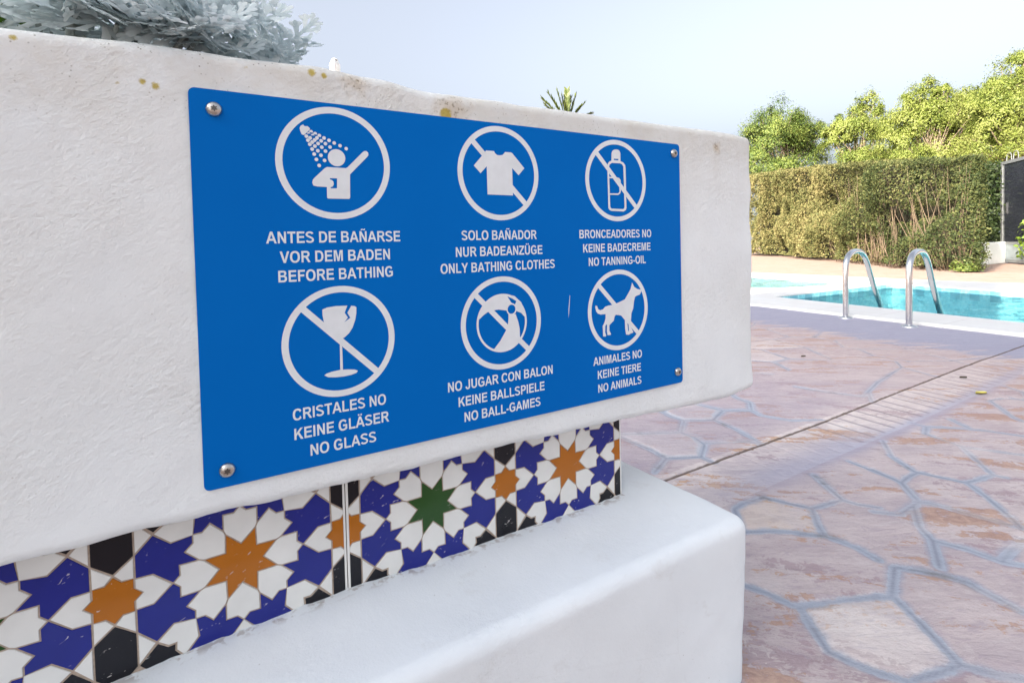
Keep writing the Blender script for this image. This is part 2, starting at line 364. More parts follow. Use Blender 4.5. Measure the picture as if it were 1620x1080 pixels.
def ground_mat(fine):
    t = NT('stamped concrete' if fine else 'deck concrete')
    v = t.coord()
    vs = t.coord((1.0, 3.2, 1), (0, 0, -.50))          # streaks of colour hardener
    vs2 = t.coord((1.0, 3.4, 1), (0, 0, -.72))
    n1 = t.noise(vs, 2.4, 6, .62, .6)
    n2 = t.noise(vs2, 2.5, 7, .62, .7)
    n3 = t.noise(v, 9, 6, .65, .3)
    base = t.mix(t.ramp(n1, [(.36, 0), (.62, 1)]), (.47, .405, .415), (.68, .59, .56))
    base = t.mix(t.ramp(t.noise(v, 1.7, 4), [(.40, 0), (.60, 1)]), base, t.mix(t.ramp(n3, [(.35, 0), (.65, 1)]), (.53, .45, .44), (.73, .65, .61)))
    vs3 = t.coord((1.0, 2.6, 1), (0, 0, -.6))
    fine_ = t.noise(vs3, 15, 8, .74, .8)
    brk = t.noise(v, 46, 6, .72, .5)
    base = t.mix(t.math('MULTIPLY', t.ramp(fine_, [(.53, 0), (.60, 1)]), .42), base, (.37, .31, .36))
    base = t.mix(t.math('MULTIPLY', t.ramp(fine_, [(.40, 1), (.45, 0)]), .45), base, (.73, .67, .645))
    pn = t.math('ADD', t.math('MULTIPLY', t.noise(vs2, 2.1, 6, .66, 1.0), .72), t.math('MULTIPLY', brk, .28))
    base = t.mix(t.math('MULTIPLY', t.ramp(pn, [(.560, 0), (.582, 1)]), .55), base, t.mix(brk, (.22, .125, .14), (.43, .32, .34)))
    on = t.math('ADD', t.math('MULTIPLY', n2, .74), t.math('MULTIPLY', brk, .26))
    base = t.mix(t.math('MULTIPLY', t.ramp(on, [(.545, 0), (.568, 1)]), .72), base, t.mix(t.ramp(brk, [(.38, 0), (.6, 1)]), (.33, .155, .07), (.56, .34, .19)))
    spk = t.ramp(t.noise(v, 160, 3), [(.62, 0), (.72, 1)])
    base = t.mix(t.math('MULTIPLY', spk, .25), base, (.22, .19, .2))
    rough = .62
    if fine:
        a = t.n('Attribute'); a.attribute_name = 'grout_dist'
        d = a.outputs['Fac']
        wob = t.math('MULTIPLY', t.math('SUBTRACT', t.noise(v, 34, 4), .5), .020)
        dd = t.math('ADD', d, wob)
        cool = t.n('Attribute'); cool.attribute_name = 'cool'
        gw = t.math('MULTIPLY', cool.outputs['Fac'], .008)
        gw = t.math('ADD', gw, 0.0)
        gw0 = t.math('MULTIPLY', t.ramp(t.noise(v, 2.3, 2), [(.38, .0), (.62, 1)]), .007)
        g = t.math('MULTIPLY', t.ramp(t.math('SUBTRACT', dd, t.math('ADD', gw, gw0)), [(.004, 1), (.014, 0)]), t.ramp(t.noise(v, 3.1, 4), [(.34, .35), (.52, 1)]))
        far = t.n('Attribute'); far.attribute_name = 'far_fade'
        strip = t.n('Attribute'); strip.attribute_name = 'strip'
        gcol = t.mix(t.noise(v, 6, 3), (.34, .365, .43), (.44, .465, .53))
        c = t.mix(g, base, gcol)
        # halo of pinkish wear next to the joints
        c = t.mix(t.math('MULTIPLY', strip.outputs['Fac'], .85), c, t.mix(t.noise(vs, 3, 3), (.37, .37, .46), (.46, .455, .53)))
        stn = t.n('Attribute'); stn.attribute_name = 'stone'; sv = stn.outputs['Fac']
        c = t.mix(t.math('MULTIPLY', t.ramp(sv, [(.74, 0), (.80, 1)]), .30), c, t.mix(fine_, (.22, .15, .19), (.42, .32, .35)))
        c = t.mix(t.math('MULTIPLY', t.ramp(sv, [(.26, 1), (.34, 0)]), .35), c, t.mix(fine_, (.60, .53, .51), (.74, .68, .66)))
        c = t.mix(t.math('MULTIPLY', t.math('MULTIPLY', t.ramp(sv, [(.34, 0), (.40, 1), (.52, 1), (.58, 0)]), t.ramp(n3, [(.40, 0), (.60, 1)])), .35), c, (.55, .42, .32))
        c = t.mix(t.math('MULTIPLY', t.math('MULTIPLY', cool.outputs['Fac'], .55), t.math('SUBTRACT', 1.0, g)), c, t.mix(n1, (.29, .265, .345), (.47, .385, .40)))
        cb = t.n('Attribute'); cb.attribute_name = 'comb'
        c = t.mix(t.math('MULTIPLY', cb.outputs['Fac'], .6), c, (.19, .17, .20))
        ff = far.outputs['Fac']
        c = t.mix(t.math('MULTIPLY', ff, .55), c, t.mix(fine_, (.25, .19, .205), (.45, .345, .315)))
        pl_ = t.n('Attribute'); pl_.attribute_name = 'plain'
        c = t.mix(t.math('MULTIPLY', t.ramp(t.math('ADD', pl_.outputs['Fac'], t.math('MULTIPLY', t.math('SUBTRACT', t.noise(vs, 4, 6, .7), .5), 2.2)), [(.35, 0), (.65, 1)]), .85), c, t.mix(t.noise(vs, 5, 5, .6), (.235, .24, .32), (.31, .31, .38)))
        ln = t.ramp(d, [(.0015, 1), (.0050, 0)])
        ln = t.math('MULTIPLY', ln, t.ramp(t.noise(v, 5, 4), [(.35, .25), (.6, 1)]))
        c = t.mix(t.math('MULTIPLY', ln, .5), c, (.13, .13, .16))
        ck = t.n('Attribute'); ck.attribute_name = 'crack_dist'
        cd = t.math('ADD', ck.outputs['Fac'], t.math('MULTIPLY', t.math('SUBTRACT', t.noise(v, 40, 4), .5), .007))
        ckm = t.ramp(cd, [(.0035, 1), (.0075, 0)])
        c = t.mix(t.math('MULTIPLY', ckm, .9), c, t.mix(t.noise(v, 25, 3), (.05, .035, .025), (.16, .11, .08)))
        dirt = t.math('MULTIPLY', t.ramp(d, [(.0, 1), (.035, 0)]), t.ramp(t.noise(v, 7, 5, .6), [(.60, 0), (.70, 1)]))
        c = t.mix(t.math('MULTIPLY', dirt, .6), c, (.14, .115, .075))
        h = t.math('ADD', t.math('MULTIPLY', n3, .5), t.math('MULTIPLY', n2, .9))
        h = t.math('ADD', h, t.math('MULTIPLY', t.noise(vs, 14, 5, .6), .6))
        h = t.math('ADD', h, t.math('MULTIPLY', fine_, .6)); h = t.math('ADD', h, t.math('MULTIPLY', t.noise(v, 75, 4, .65), .25))
        nrm = t.bump(h, .7, .012)
        base = c
    else:
        nrm = t.bump(n3, .3, .01)
        base = t.mix(.75, base, (.29, .195, .155))
    return t.base(base, .8, nrm, spec=.03)
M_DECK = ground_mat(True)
M_GROUND = ground_mat(False)

bm = fill_with_holes([[(-300, -300), (300, -300), (300, 300), (-300, 300)], OUTER], 0)
me = bpy.data.meshes.new('ground'); bm.to_mesh(me); bm.free()
o = link('ground', me, M_GROUND); tag(o, 'pale pinkish concrete ground around the pools', 'ground', kind='structure')

# the near stamped deck: a fine sheet with the joints pressed in
def seg_dist(P, segs):
    out = np.full(len(P), 9.0)
    for pl in segs:
        for (x0, y0), (x1, y1) in zip(pl[:-1], pl[1:]):
            dx, dy = x1 - x0, y1 - y0; L2 = dx * dx + dy * dy + 1e-12
            tt = np.clip(((P[:, 0] - x0) * dx + (P[:, 1] - y0) * dy) / L2, 0, 1)
            out = np.minimum(out, np.hypot(P[:, 0] - x0 - tt * dx, P[:, 1] - y0 - tt * dy))
    return out
xs = np.concatenate([np.arange(.55, 2.0, .0045), np.arange(2.0, 3.1, .0055), np.arange(3.1, 3.4, .009), np.arange(3.4, 5.06, .025)])
ys = np.concatenate([np.arange(-1.3, -.42, .02), np.arange(-.42, .95, .0045), np.arange(.95, 3.4, .014)])
GX, GY = np.meshgrid(xs, ys, indexing='ij')
P = np.stack([GX.ravel(), GY.ravel()], 1)
d1 = seg_dist(P, GROUT)
# random flagstones outside the part whose joints the photograph shows
rs = np.random.default_rng(5)
S = []
for i in range(2600):
    q = np.array([rs.uniform(.2, 5.6), rs.uniform(-1.8, 3.9)])
    if all((q - s) @ (q - s) > .052 for s in S): S.append(q)
S = np.array(S)
d2 = np.empty(len(P))
for a in range(0, len(P), 20000):
    D = ((P[a:a + 20000, None, :] - S[None]) ** 2)
    D = D.sum(2); i2 = np.argpartition(D, 1, axis=1)[:, :2]
    r0 = np.take_along_axis(D, i2, 1); o2 = np.argsort(r0, axis=1)
    ia = i2[np.arange(len(i2)), o2[:, 0]]; ib = i2[np.arange(len(i2)), o2[:, 1]]
    ra = np.take_along_axis(D, ia[:, None], 1)[:, 0]; rb = np.take_along_axis(D, ib[:, None], 1)[:, 0]
    d2[a:a + 20000] = (rb - ra) / (2 * np.linalg.norm(S[ia] - S[ib], axis=1) + 1e-9)
zone = [(.84, -.36), (1.12, -.40), (2.75, -.08), (2.9, .22), (3.3, .44), (3.25, .95), (2.2, .93), (1.2, .95), (.8, .5)]
def in_poly(P, poly):
    c = np.zeros(len(P), bool); n = len(poly)
    for i in range(n):
        (x0, y0), (x1, y1) = poly[i], poly[(i + 1) % n]
        cond = ((y0 > P[:, 1]) != (y1 > P[:, 1])) & (P[:, 0] < (x1 - x0) * (P[:, 1] - y0) / (y1 - y0 + 1e-12) + x0)
        c ^= cond
    return c
inz = in_poly(P, zone)
strip_zone = (P[:, 1] > .245) & (P[:, 1] < .452)
d2 = np.where(strip_zone, 9, d2)
gd = np.where(inz, d1, np.minimum(d1, d2))
# smooth grey plaster at the pool side has no joints
plain = P[:, 0] > (3.75 + .10 * P[:, 1])
gd = np.where(plain, 9, gd)
# comb strokes pressed into the strip between the two straight joints
comb = []
for k in range(34):
    x = 1.45 + .0735 * k + rs.uniform(-.012, .012)
    comb.append([(x + .012, .425), (x - .012, .262)])
cdist = seg_dist(P, comb)
cx = np.array([.3, 1.14, 1.953, 3.03, 3.59, 3.91, 5.3]); cy = np.array([.41, .4265, .430, .4565, .465, .4605, .463])
crack = np.abs(P[:, 1] - np.interp(P[:, 0], cx, cy))
bx = np.array([.3, 1.61, 1.79, 2.11, 2.5, 2.82, 3.17, 3.52, 5.3]); by = np.array([.25, .2498, .2427, .2383, .2445, .2473, .2666, .2732, .28])
band = np.abs(P[:, 1] - np.interp(P[:, 0], bx, by))
strip = np.clip(1.3 - band / .035, 0, 1) * np.clip((P[:, 0] - 1.2) / .3, 0, 1)
strip = np.maximum(strip, np.clip((1.62 - np.abs(P[:, 0] - 1.62) / .32), 0, 1) * np.clip(1.2 - np.abs(P[:, 1] - .27) / .07, 0, 1) * .9)
strip = np.maximum(strip, np.clip((P[:, 0] - (3.72 + .10 * P[:, 1])) / .25, 0, 1) * .75)
comb_a = np.clip(1.35 - cdist / .0085, 0, 1) * np.clip((P[:, 0] - 1.7) / .3, 0, 1)
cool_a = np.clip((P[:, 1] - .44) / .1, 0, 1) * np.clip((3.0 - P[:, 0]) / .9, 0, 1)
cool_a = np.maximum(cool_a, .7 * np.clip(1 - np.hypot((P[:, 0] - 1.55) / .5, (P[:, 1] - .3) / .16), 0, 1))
# one random tone per flagstone: label the pieces between the joints
open_ = (gd > .009).reshape(len(xs), len(ys)); lab = np.zeros(open_.shape, np.int32); nlab = 0
op = open_.tolist(); lb = lab.tolist(); nxx, nyy = open_.shape
for i0 in range(0, nxx, 6):
    for j0 in range(0, nyy, 6):
        if op[i0][j0] and not lb[i0][j0]:
            nlab += 1; st_ = [(i0, j0)]; lb[i0][j0] = nlab
            while st_:
                i, j = st_.pop()
                for a, b in ((i + 1, j), (i - 1, j), (i, j + 1), (i, j - 1)):
                    if 0 <= a < nxx and 0 <= b < nyy and op[a][b] and not lb[a][b]:
                        lb[a][b] = nlab; st_.append((a, b))
tone = np.random.default_rng(4).uniform(0, 1, nlab + 1); tone[0] = .6
stone = tone[np.array(lb)].ravel()
stone = np.where(plain | strip_zone, .6, stone)
z = .006 - .0045 * np.exp(-(gd / .014) ** 2) - .0015 * np.exp(-(gd / .003) ** 2) - .006 * np.exp(-(crack / .004) ** 2) - .002 * np.exp(-(band / .02) ** 2) - .0018 * np.exp(-(cdist / .005) ** 2)
nz = np.array([noise.noise((a * 3.1, b * 4.3, .3)) for a, b in P]) * .0016
z = np.maximum(z + nz, .0035)
V = np.column_stack([P, z])
nx, ny = len(xs), len(ys)
I = np.arange(nx * ny).reshape(nx, ny)
Q = np.stack([I[:-1, :-1].ravel(), I[1:, :-1].ravel(), I[1:, 1:].ravel(), I[:-1, 1:].ravel()], 1)
# the sheet ends at the coping
cen = P[Q].mean(1)
edge_x = np.interp(cen[:, 1], [-1.5, .54, 2.69, 8.2], [4.29, 4.605, 4.93, 5.65])
Q = Q[cen[:, 0] < edge_x + .03]
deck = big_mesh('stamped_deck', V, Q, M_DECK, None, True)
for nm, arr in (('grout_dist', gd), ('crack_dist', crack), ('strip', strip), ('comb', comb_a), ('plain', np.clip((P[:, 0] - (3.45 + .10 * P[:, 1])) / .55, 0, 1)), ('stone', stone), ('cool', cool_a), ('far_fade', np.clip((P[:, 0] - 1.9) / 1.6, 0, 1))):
    at = deck.data.attributes.new(nm, 'FLOAT', 'POINT'); at.data.foreach_set('value', arr.astype(np.float32))
tag(deck, 'stamped concrete deck with pinkish flagstone shapes and blue grey joints', 'paving', kind='structure')

# coping round both pools
bm = fill_with_holes([OUTER, MAIN, KIDS], .03)
res = bmesh.ops.extrude_face_region(bm, geom=list(bm.faces))
for vv in [g for g in res['geom'] if isinstance(g, bmesh.types.BMVert)]: vv.co.z = -.20
bmesh.ops.recalc_face_normals(bm, faces=bm.faces)
me = bpy.data.meshes.new('pool_coping'); bm.to_mesh(me); bm.free()
def coping_mat():
    t = NT('white coping stone'); v = t.coord()
    b = t.n('TexBrick'); t.l(v, b.inputs['Vector'])
    b.inputs['Color1'].default_value = (.58, .58, .58, 1); b.inputs['Color2'].default_value = (.55, .55, .55, 1); b.inputs['Mortar'].default_value = (.47, .46, .46, 1)
    b.inputs['Scale'].default_value = 1; b.inputs['Brick Width'].default_value = .5; b.inputs['Row Height'].default_value = .5; b.inputs['Mortar Size'].default_value = .006
    c = t.mix(t.ramp(t.noise(v, 4, 4), [(.35, 0), (.7, .35)]), b.outputs['Color'], (.50, .47, .44))
    return t.base(c, .6, t.bump(t.noise(v, 60, 3), .2, .004))
o = link('pool_coping', me, coping_mat()); tag(o, 'white coping around the two pools', 'coping', kind='structure')
md = o.modifiers.new('bevel', 'BEVEL'); md.width = .012; md.segments = 2; md.limit_method = 'ANGLE'

def basin_mat(name, a, b_, deep):
    t = NT(name); v = t.coord()
    br = t.n('TexBrick'); br.offset = 0
    mp = t.n('Mapping'); mp.inputs['Rotation'].default_value = (.9, .6, .2); t.l(v, mp.inputs[0])
    c3 = t.vor(v, 36, 'F1', 'Color', .0)
    s = t.n('SeparateColor'); t.l(c3, s.inputs[0])
    c = t.mix(s.outputs[0], a, b_)
    if deep:
        # a band of darker tiles along the waterline
        sp = t.n('SeparateXYZ'); t.l(v, sp.inputs[0])
        k = t.math('GREATER_THAN', sp.outputs['Z'], -.115)
        chk = t.n('TexChecker'); chk.inputs['Scale'].default_value = 1; 
        pos = t.math('ADD', sp.outputs['X'], sp.outputs['Y'])
        wv = t.math('FRACT', t.math('MULTIPLY', pos, 3.4))
        k2 = t.math('MULTIPLY', k, t.math('GREATER_THAN', wv, .5))
        c = t.mix(t.math('MULTIPLY', k2, .6), c, (.12, .34, .46))
    return t.base(c, .3, None)
def basin(name, loop, depth, mat, label):
    V = [(x, y, .012) for x, y in loop] + [(x, y, -depth) for x, y in loop]
    n = len(loop)
    # 1 cm inside the coping's own face
    cx_, cy_ = sum(p[0] for p in loop) / n, sum(p[1] for p in loop) / n
    V = [(cx_ + (x - cx_) * .998, cy_ + (y - cy_) * .998, zz) for x, y, zz in V]
    F = [(i, (i + 1) % n, n + (i + 1) % n, n + i) for i in range(n)] + [tuple(range(n, 2 * n))]
    o = mesh(name, V, F, mat); tag(o, label, 'pool basin', kind='structure'); return o
M_BASIN = basin_mat('blue pool mosaic', (.20, .58, .66), (.36, .72, .77), True)
M_KBASIN = basin_mat('pale pool mosaic', (.32, .54, .53), (.40, .61, .59), False)
basin('pool_basin', MAIN, 1.1, M_BASIN, 'blue mosaic basin of the swimming pool')
basin('paddling_pool_basin', KIDS, .42, M_KBASIN, 'pale shallow basin of the paddling pool')

def water_mat():
    t = NT('pool water'); v = t.coord()
    w1 = t.noise(t.coord((1, 1, 1), (0, 0, .3)), 3.6, 5, .62, 1.2)
    w2 = t.noise(v, 17, 2, .5, .3)
    nrm = t.bump(t.math('ADD', w1, t.math('MULTIPLY', w2, .28)), 1.0, .20)
    fr = t.n('Fresnel'); fr.inputs['IOR'].default_value = 1.33; t.l(nrm, fr.inputs['Normal'])
    gl = t.n('BsdfGlossy'); gl.inputs['Roughness'].default_value = .02; t.l(nrm, gl.inputs['Normal'])
    tr = t.n('BsdfTransparent'); tr.inputs['Color'].default_value = (.72, .93, .97, 1)
    mx = t.n('MixShader'); t.l(fr.outputs[0], mx.inputs[0]); t.l(tr.outputs[0], mx.inputs[1]); t.l(gl.outputs[0], mx.inputs[2])
    t.l(mx.outputs[0], t.out.inputs['Surface']); t.t.nodes.remove(t.b)
    return t.m
M_WATER = water_mat()
for nm, lp, lab in (('pool_water', MAIN, 'rippled blue water of the swimming pool'), ('paddling_pool_water', KIDS, 'pale still water of the paddling pool')):
    n = len(lp)
    o = mesh(nm, [(x, y, -.035 if lp is MAIN else .012) for x, y in lp], [tuple(range(n))], M_WATER)
    bmw = bmesh.new(); bmw.from_mesh(o.data); bmesh.ops.recalc_face_normals(bmw, faces=bmw.faces)
    for f in bmw.faces:
        if f.normal.z < 0: f.normal_flip()
    bmw.to_mesh(o.data); bmw.free()
    tag(o, lab, 'water', kind='structure')

# ------------------------------------------------------------------ rounded plaster blocks
def axis_pts(a, b, r, step):
    k = [0, .06, .14, .26, .42, .62, .82, 1.0]
    n = max(1, int(round((b - a - 2 * r) / step)))
    mid = np.linspace(a + r, b - r, n + 1)
    return np.concatenate([[a + r * q for q in k[:-1]], mid, [b - r * q for q in k[:-1]][::-1]])
def rounded_block(box, r, step, amp, freq, warp=None, seed=0.0):
    x0, x1, y0, y1, z0, z1 = box
    X = axis_pts(x0, x1, r, step); Y = axis_pts(y0, y1, r, step * 2.5); Z = axis_pts(z0, z1, r, step)
    idx = {}; V = []; F = []
    def vid(i, j, k):
        key = (i, j, k)
        if key not in idx:
            p = Vector((X[i], Y[j], Z[k]))
            q = Vector((min(max(p.x, x0 + r), x1 - r), min(max(p.y, y0 + r), y1 - r), min(max(p.z, z0 + r), z1 - r)))
            d = p - q
            nrm = d.normalized()
            p = q + nrm * r
            s = noise.noise((p.x * freq + seed, p.y * freq, p.z * freq)) * amp + noise.noise((p.x * freq * 3.3, p.y * freq * 3.3, p.z * freq * 3.3 + 5 + seed)) * amp * .5 + noise.noise((p.x * 70, p.y * 70, p.z * 70 + seed)) * amp * .16
            p = p + nrm * s
            if warp: p = warp(p, nrm)
            idx[key] = len(V); V.append(p)
        return idx[key]
    nx, ny, nz = len(X), len(Y), len(Z)
    for i in range(nx - 1):
        for k in range(nz - 1):
            F.append((vid(i, 0, k), vid(i + 1, 0, k), vid(i + 1, 0, k + 1), vid(i, 0, k + 1)))
            F.append((vid(i, ny - 1, k), vid(i, ny - 1, k + 1), vid(i + 1, ny - 1, k + 1), vid(i + 1, ny - 1, k)))
        for j in range(ny - 1):
            F.append((vid(i, j, 0), vid(i, j + 1, 0), vid(i + 1, j + 1, 0), vid(i + 1, j, 0)))
            F.append((vid(i, j, nz - 1), vid(i + 1, j, nz - 1), vid(i + 1, j + 1, nz - 1), vid(i, j + 1, nz - 1)))
    for j in range(ny - 1):
        for k in range(nz - 1):
            F.append((vid(0, j, k), vid(0, j, k + 1), vid(0, j + 1, k + 1), vid(0, j + 1, k)))
            F.append((vid(nx - 1, j, k), vid(nx - 1, j + 1, k), vid(nx - 1, j + 1, k + 1), vid(nx - 1, j, k + 1)))
    return V, F

WT = ([-1.2, -.134, -.023, .121, .192, .235, .272, .427, .597, .746, .85, .9], [.876, .878, .8825, .885, .882, .877, .874, .876, .876, .877, .877, .876])
WB = ([-1.2, -.151, .003, .134, .425, .62, .80, .87, .91], [.4165, .4155, .4165, .4115, .4065, .400, .394, .396, .403])
def wall_warp(p, n):
    ft = (p.z - .41) / .46
    t_ = float(np.interp(p.x, *WT)) - .872; b_ = float(np.interp(p.x, *WB)) - .412
    e = noise.noise((p.x * 26, 3.1, 0)) * .0022 + noise.noise((p.x * 70, 9.1, 0)) * .0012
    k = max(0.0, 1 - ft * 8)
    p.z += t_ * ft + b_ * (1 - ft) + e * k
    if p.x > .85:
        p.x += noise.noise((4.2, 1.0, p.z * 16)) * .006 * min(1, (p.x - .85) / .03)
    return p
planter = empty('planter_wall', (0, .17, 0))
tag(planter, 'white stucco planter wall with weathered rim carrying the blue sign', 'wall')
V, F = rounded_block((-1.2, .907, 0.0, .42, .410, .872), .013, .0085, .0023, 8, wall_warp)
mesh('slab', V, F, M_WALL, planter, True)
mb = MB(); mb.box(-1.15, .600, .0575, .36, 0.0, .43)
mb.build('base', M_WHITE, planter)
# ledge in front of the tiles
def ledge_warp(p, n):
    if p.z > .2:
        # plaster is feathered up against the tiles in a ragged bead
        d = abs(p.y - .047)
        if d < .02 and -1.2 < p.x < .612:
            p.z += (1 - d / .02) * (.0035 + .004 * noise.noise((p.x * 45, 1.7, 0)) + .003 * noise.noise((p.x * 140, 4.7, 0)))
        p.x -= .0 
        p.z += float(np.interp(p.x, [-.2, -.08, .14, .35, .6], [-.002, -.002, .004, .0015, 0]))
    if p.x > .6 and p.z < .2: p.x -= .012 * (.2 - p.z) / .2
    return p
V, F = rounded_block((-1.2, .720, -.114, .27, -.02, .254), .020, .011, .0032, 6, ledge_warp, 3.3)
o = mesh('plaster_ledge', V, F, M_LEDGE, None, True)
tag(o, 'low white plaster ledge with rounded corner in front of the tiles', 'ledge')

# ------------------------------------------------------------------ glazed tiles
def mir(pl, sx=1, sz=1):
    q = [(x * sx, y * sz) for x, y in pl]
    return q if sx * sz > 0 else q[::-1]
def rot(pl, deg):
    c, s = math.cos(math.radians(deg)), math.sin(math.radians(deg))
    return [(x * c - y * s, x * s + y * c) for x, y in pl]
def ccw(pl):
    a = sum(pl[i][0] * pl[(i + 1) % len(pl)][1] - pl[(i + 1) % len(pl)][0] * pl[i][1] for i in range(len(pl)))
    return pl if a > 0 else pl[::-1]
def inset(pl, d):
    pl = ccw(pl); n = len(pl); out = []
    for i in range(n):
        p0, p1, p2 = Vector(pl[i - 1]), Vector(pl[i]), Vector(pl[(i + 1) % n])
        a = (p1 - p0).normalized(); b = (p2 - p1).normalized()
        na, nb = Vector((-a.y, a.x)), Vector((-b.y, b.x))
        m = na + nb
        if m.length < 1e-6: out.append(p1 + na * d); continue
        m.normalize(); k = d / max(.35, m.dot(na))
        out.append(p1 + m * k)
    return [(p.x, p.y) for p in out]
def clip_x(pl, lim, keep_less):
    out = []
    for i in range(len(pl)):
        a, b = pl[i - 1], pl[i]
        ia = a[0] <= lim if keep_less else a[0] >= lim
        ib = b[0] <= lim if keep_less else b[0] >= lim
        if ia != ib:
            t_ = (lim - a[0]) / (b[0] - a[0]); out.append((lim, a[1] + t_ * (b[1] - a[1])))
        if ib: out.append(b)
    return out
WHT, BLU, OCH, GRN, BLK = 1, 2, 3, 4, 5
def star_cells(big):
    """cells of one repeat, in mm about the big star's centre; the repeat is 230 mm wide"""
    L = []
    st = []
    for k in range(8):
        st += [rot([(22, 0)], 45 * k)[0], rot([(39.3, 0)], 22.5 + 45 * k)[0]]
    L.append((st, big))
    house = [(22, 0), (36.3, -15), (40.6, -16.8), (58.6, -17), (58.4, -6.2), (64.8, 0), (58.4, 6.2), (58.6, 17), (40.6, 16.8), (36.3, 15)]
    for k in range(8): L.append((rot(house, 45 * k), WHT))
    blue = [(45.8, 45.8), (45.7, 36.9), (53.5, 29.4), (40.6, 16.8), (58.6, 17), (58.4, 6.2), (64.8, 0), (82, 15.5), (97, 16), (97, 40), (80.9, 56.5), (65.5, 43)]
    blue2 = [(y, x) for x, y in blue]
    hexw = [(65.2, 0), (82, -15.5), (97.5, -16), (97.5, -6), (91, 0), (97.5, 6), (97.5, 16), (82, 15.5)]
    tri = [(81.2, 56.8), (97, 40.6), (97, 75)]
    wt = [(45, 45), (65.5, 43.2), (80.7, 57), (71, 64.6), (63.8, 64.2), (64.3, 72), (57, 81), (43.2, 65.5)]
    arrow = [(80.2, 58.2), (97, 75.2), (76, 98), (57.8, 81.3), (64.8, 72), (64.4, 64.9), (71.2, 65.3)]
    quad = [(97.3, 39.8), (97.6, 16.6), (108.2, 17.3), (115, 25.2)]
    vert = [(0, 63.8), (15.5, 82), (16, 97), (-16, 97), (-15.5, 82)]
    for sx in (1, -1):
        L.append((mir(hexw, sx, 1), WHT))
        for sz in (1, -1):
            L.append((mir(blue, sx, sz), BLU)); L.append((mir(blue2, sx, sz), BLU))
            L.append((mir(tri, sx, sz), WHT)); L.append((mir(wt, sx, sz), WHT))
            L.append((mir(arrow, sx, sz), BLK)); L.append((mir(quad, sx, sz), WHT))
    for sz in (1, -1): L.append((mir(vert, 1, sz), WHT))
    return L
def small_cells():
    st = []
    for k in range(8):
        st += [rot([(24.4, 0)], 45 * k)[0], rot([(18.5, 0)], 22.5 + 45 * k)[0]]
    hexb = [(-17.7, 40), (0, 25.8), (17.7, 40), (17.7, 75), (0, 92), (-17.7, 75)]
    return [(st, OCH), (hexb, BLK), (mir(hexb, 1, -1), BLK)]
TY, TZ, SZ = .050, .3335, 1.0
def glazed_tile(x0, x1, bigs, smalls, border_l, border_r, label):
    mb = MB()
    mb.box(x0, x1, TY, TY + .0072, .215, .4135, 0)
    def cell(pl, cx, col):
        pl = inset([(cx * 1000 + x, z) for x, z in pl], .65)
        pl = clip_x(pl, (x0 + border_l) * 1000, False)
        pl = clip_x(pl, (x1 - border_r) * 1000, True) if pl else pl
        if len(pl) < 3: return
        pl = [(x / 1000, TZ + z / 1000) for x, z in ccw(pl)]
        pl = [(x, z) for x, z in pl]
        if max(z for x, z in pl) < .216 or min(z for x, z in pl) > .413: return
        if min(z for x, z in pl) < .2151 or max(z for x, z in pl) > .4134:
            q = [(z, x) for x, z in pl]
            q = clip_x(q, .2155, False); q = clip_x(q, .413, True)
            pl = ccw([(x, z) for z, x in q])
            if len(pl) < 3: return
        n = len(pl)
        # a low glaze pillow: rim on the body, face 0.7 mm proud
        pin = inset([(x * 1000, z * 1000) for x, z in pl], .45)
        V = [(x, TY - .0002, z) for x, z in pl] + [(x / 1000, TY - .0008, z / 1000) for x, z in pin]
        F = [tuple(range(n, 2 * n))] + [(i, (i + 1) % n, n + (i + 1) % n, n + i) for i in range(n)]
        mb.add(V, F, col)
    for cx, col in bigs:
        for pl, c in star_cells(col): cell(pl, cx, c)
    for cx in smalls:
        for pl, c in small_cells(): cell(pl, cx, c)
    for b, xa, xb in ((border_l, x0, x0 + border_l), (border_r, x1 - border_r, x1)):
        if b: mb.box(xa, xb, TY - .0008, TY - .0001, .216, .413, WHT)
    o = mb.build('glazed_tile', M_GL)
    tag(o, label, 'tile', 'patterned glazed tiles under the sign')
    return o
glazed_tile(-.311, .1484, [(-.196, GRN), (.034, OCH)], [-.311, -.081, .149], 0, .0026, 'star patterned glazed tile left of the joint, its big star orange')
glazed_tile(.1494, .6060, [(.264, GRN), (.494, OCH)], [.149, .379, .609], .0030, .0022, 'star patterned glazed tile right of the joint, with the dark green star')

# ------------------------------------------------------------------ the sign
ZT = .84292; SY = -.0030            # top edge height, front face
SW, SH = .7014, .400
sign = empty('rules_sign', (SW / 2, SY, ZT - SH / 2))
tag(sign, 'blue pool rules sign with six white pictograms screwed to the white wall', 'sign')
def flat(name, contours, y, mat, parent, thick=0.0):
    """contours in sign millimetres (x right, y down), even-odd filled, standing at depth y"""
    cu = bpy.data.curves.new(name, 'CURVE'); cu.dimensions = '2D'; cu.fill_mode = 'BOTH'
    for c in contours:
        sp = cu.splines.new('POLY'); sp.points.add(len(c) - 1)
        for p, (x, yy) in zip(sp.points, c): p.co = (x / 1000, -yy / 1000, 0, 1)
        sp.use_cyclic_u = True
    ob = bpy.data.objects.new(name, cu); COL.objects.link(ob)
    dg = bpy.context.evaluated_depsgraph_get(); dg.update()
    me = bpy.data.meshes.new_from_object(ob.evaluated_get(dg)); me.name = name
    bpy.data.objects.remove(ob); bpy.data.curves.remove(cu)
    me.transform(Matrix.Rotation(math.pi / 2, 4, 'X'))
    me.transform(Matrix.Translation((0, y, ZT)))
    me.materials.clear()
    return link(name, me, mat, parent)
def circ(cx, cy, r, n=72, ry=None):
    ry = ry or r
    return [(cx + r * math.cos(2 * math.pi * k / n), cy + ry * math.sin(2 * math.pi * k / n)) for k in range(n)]
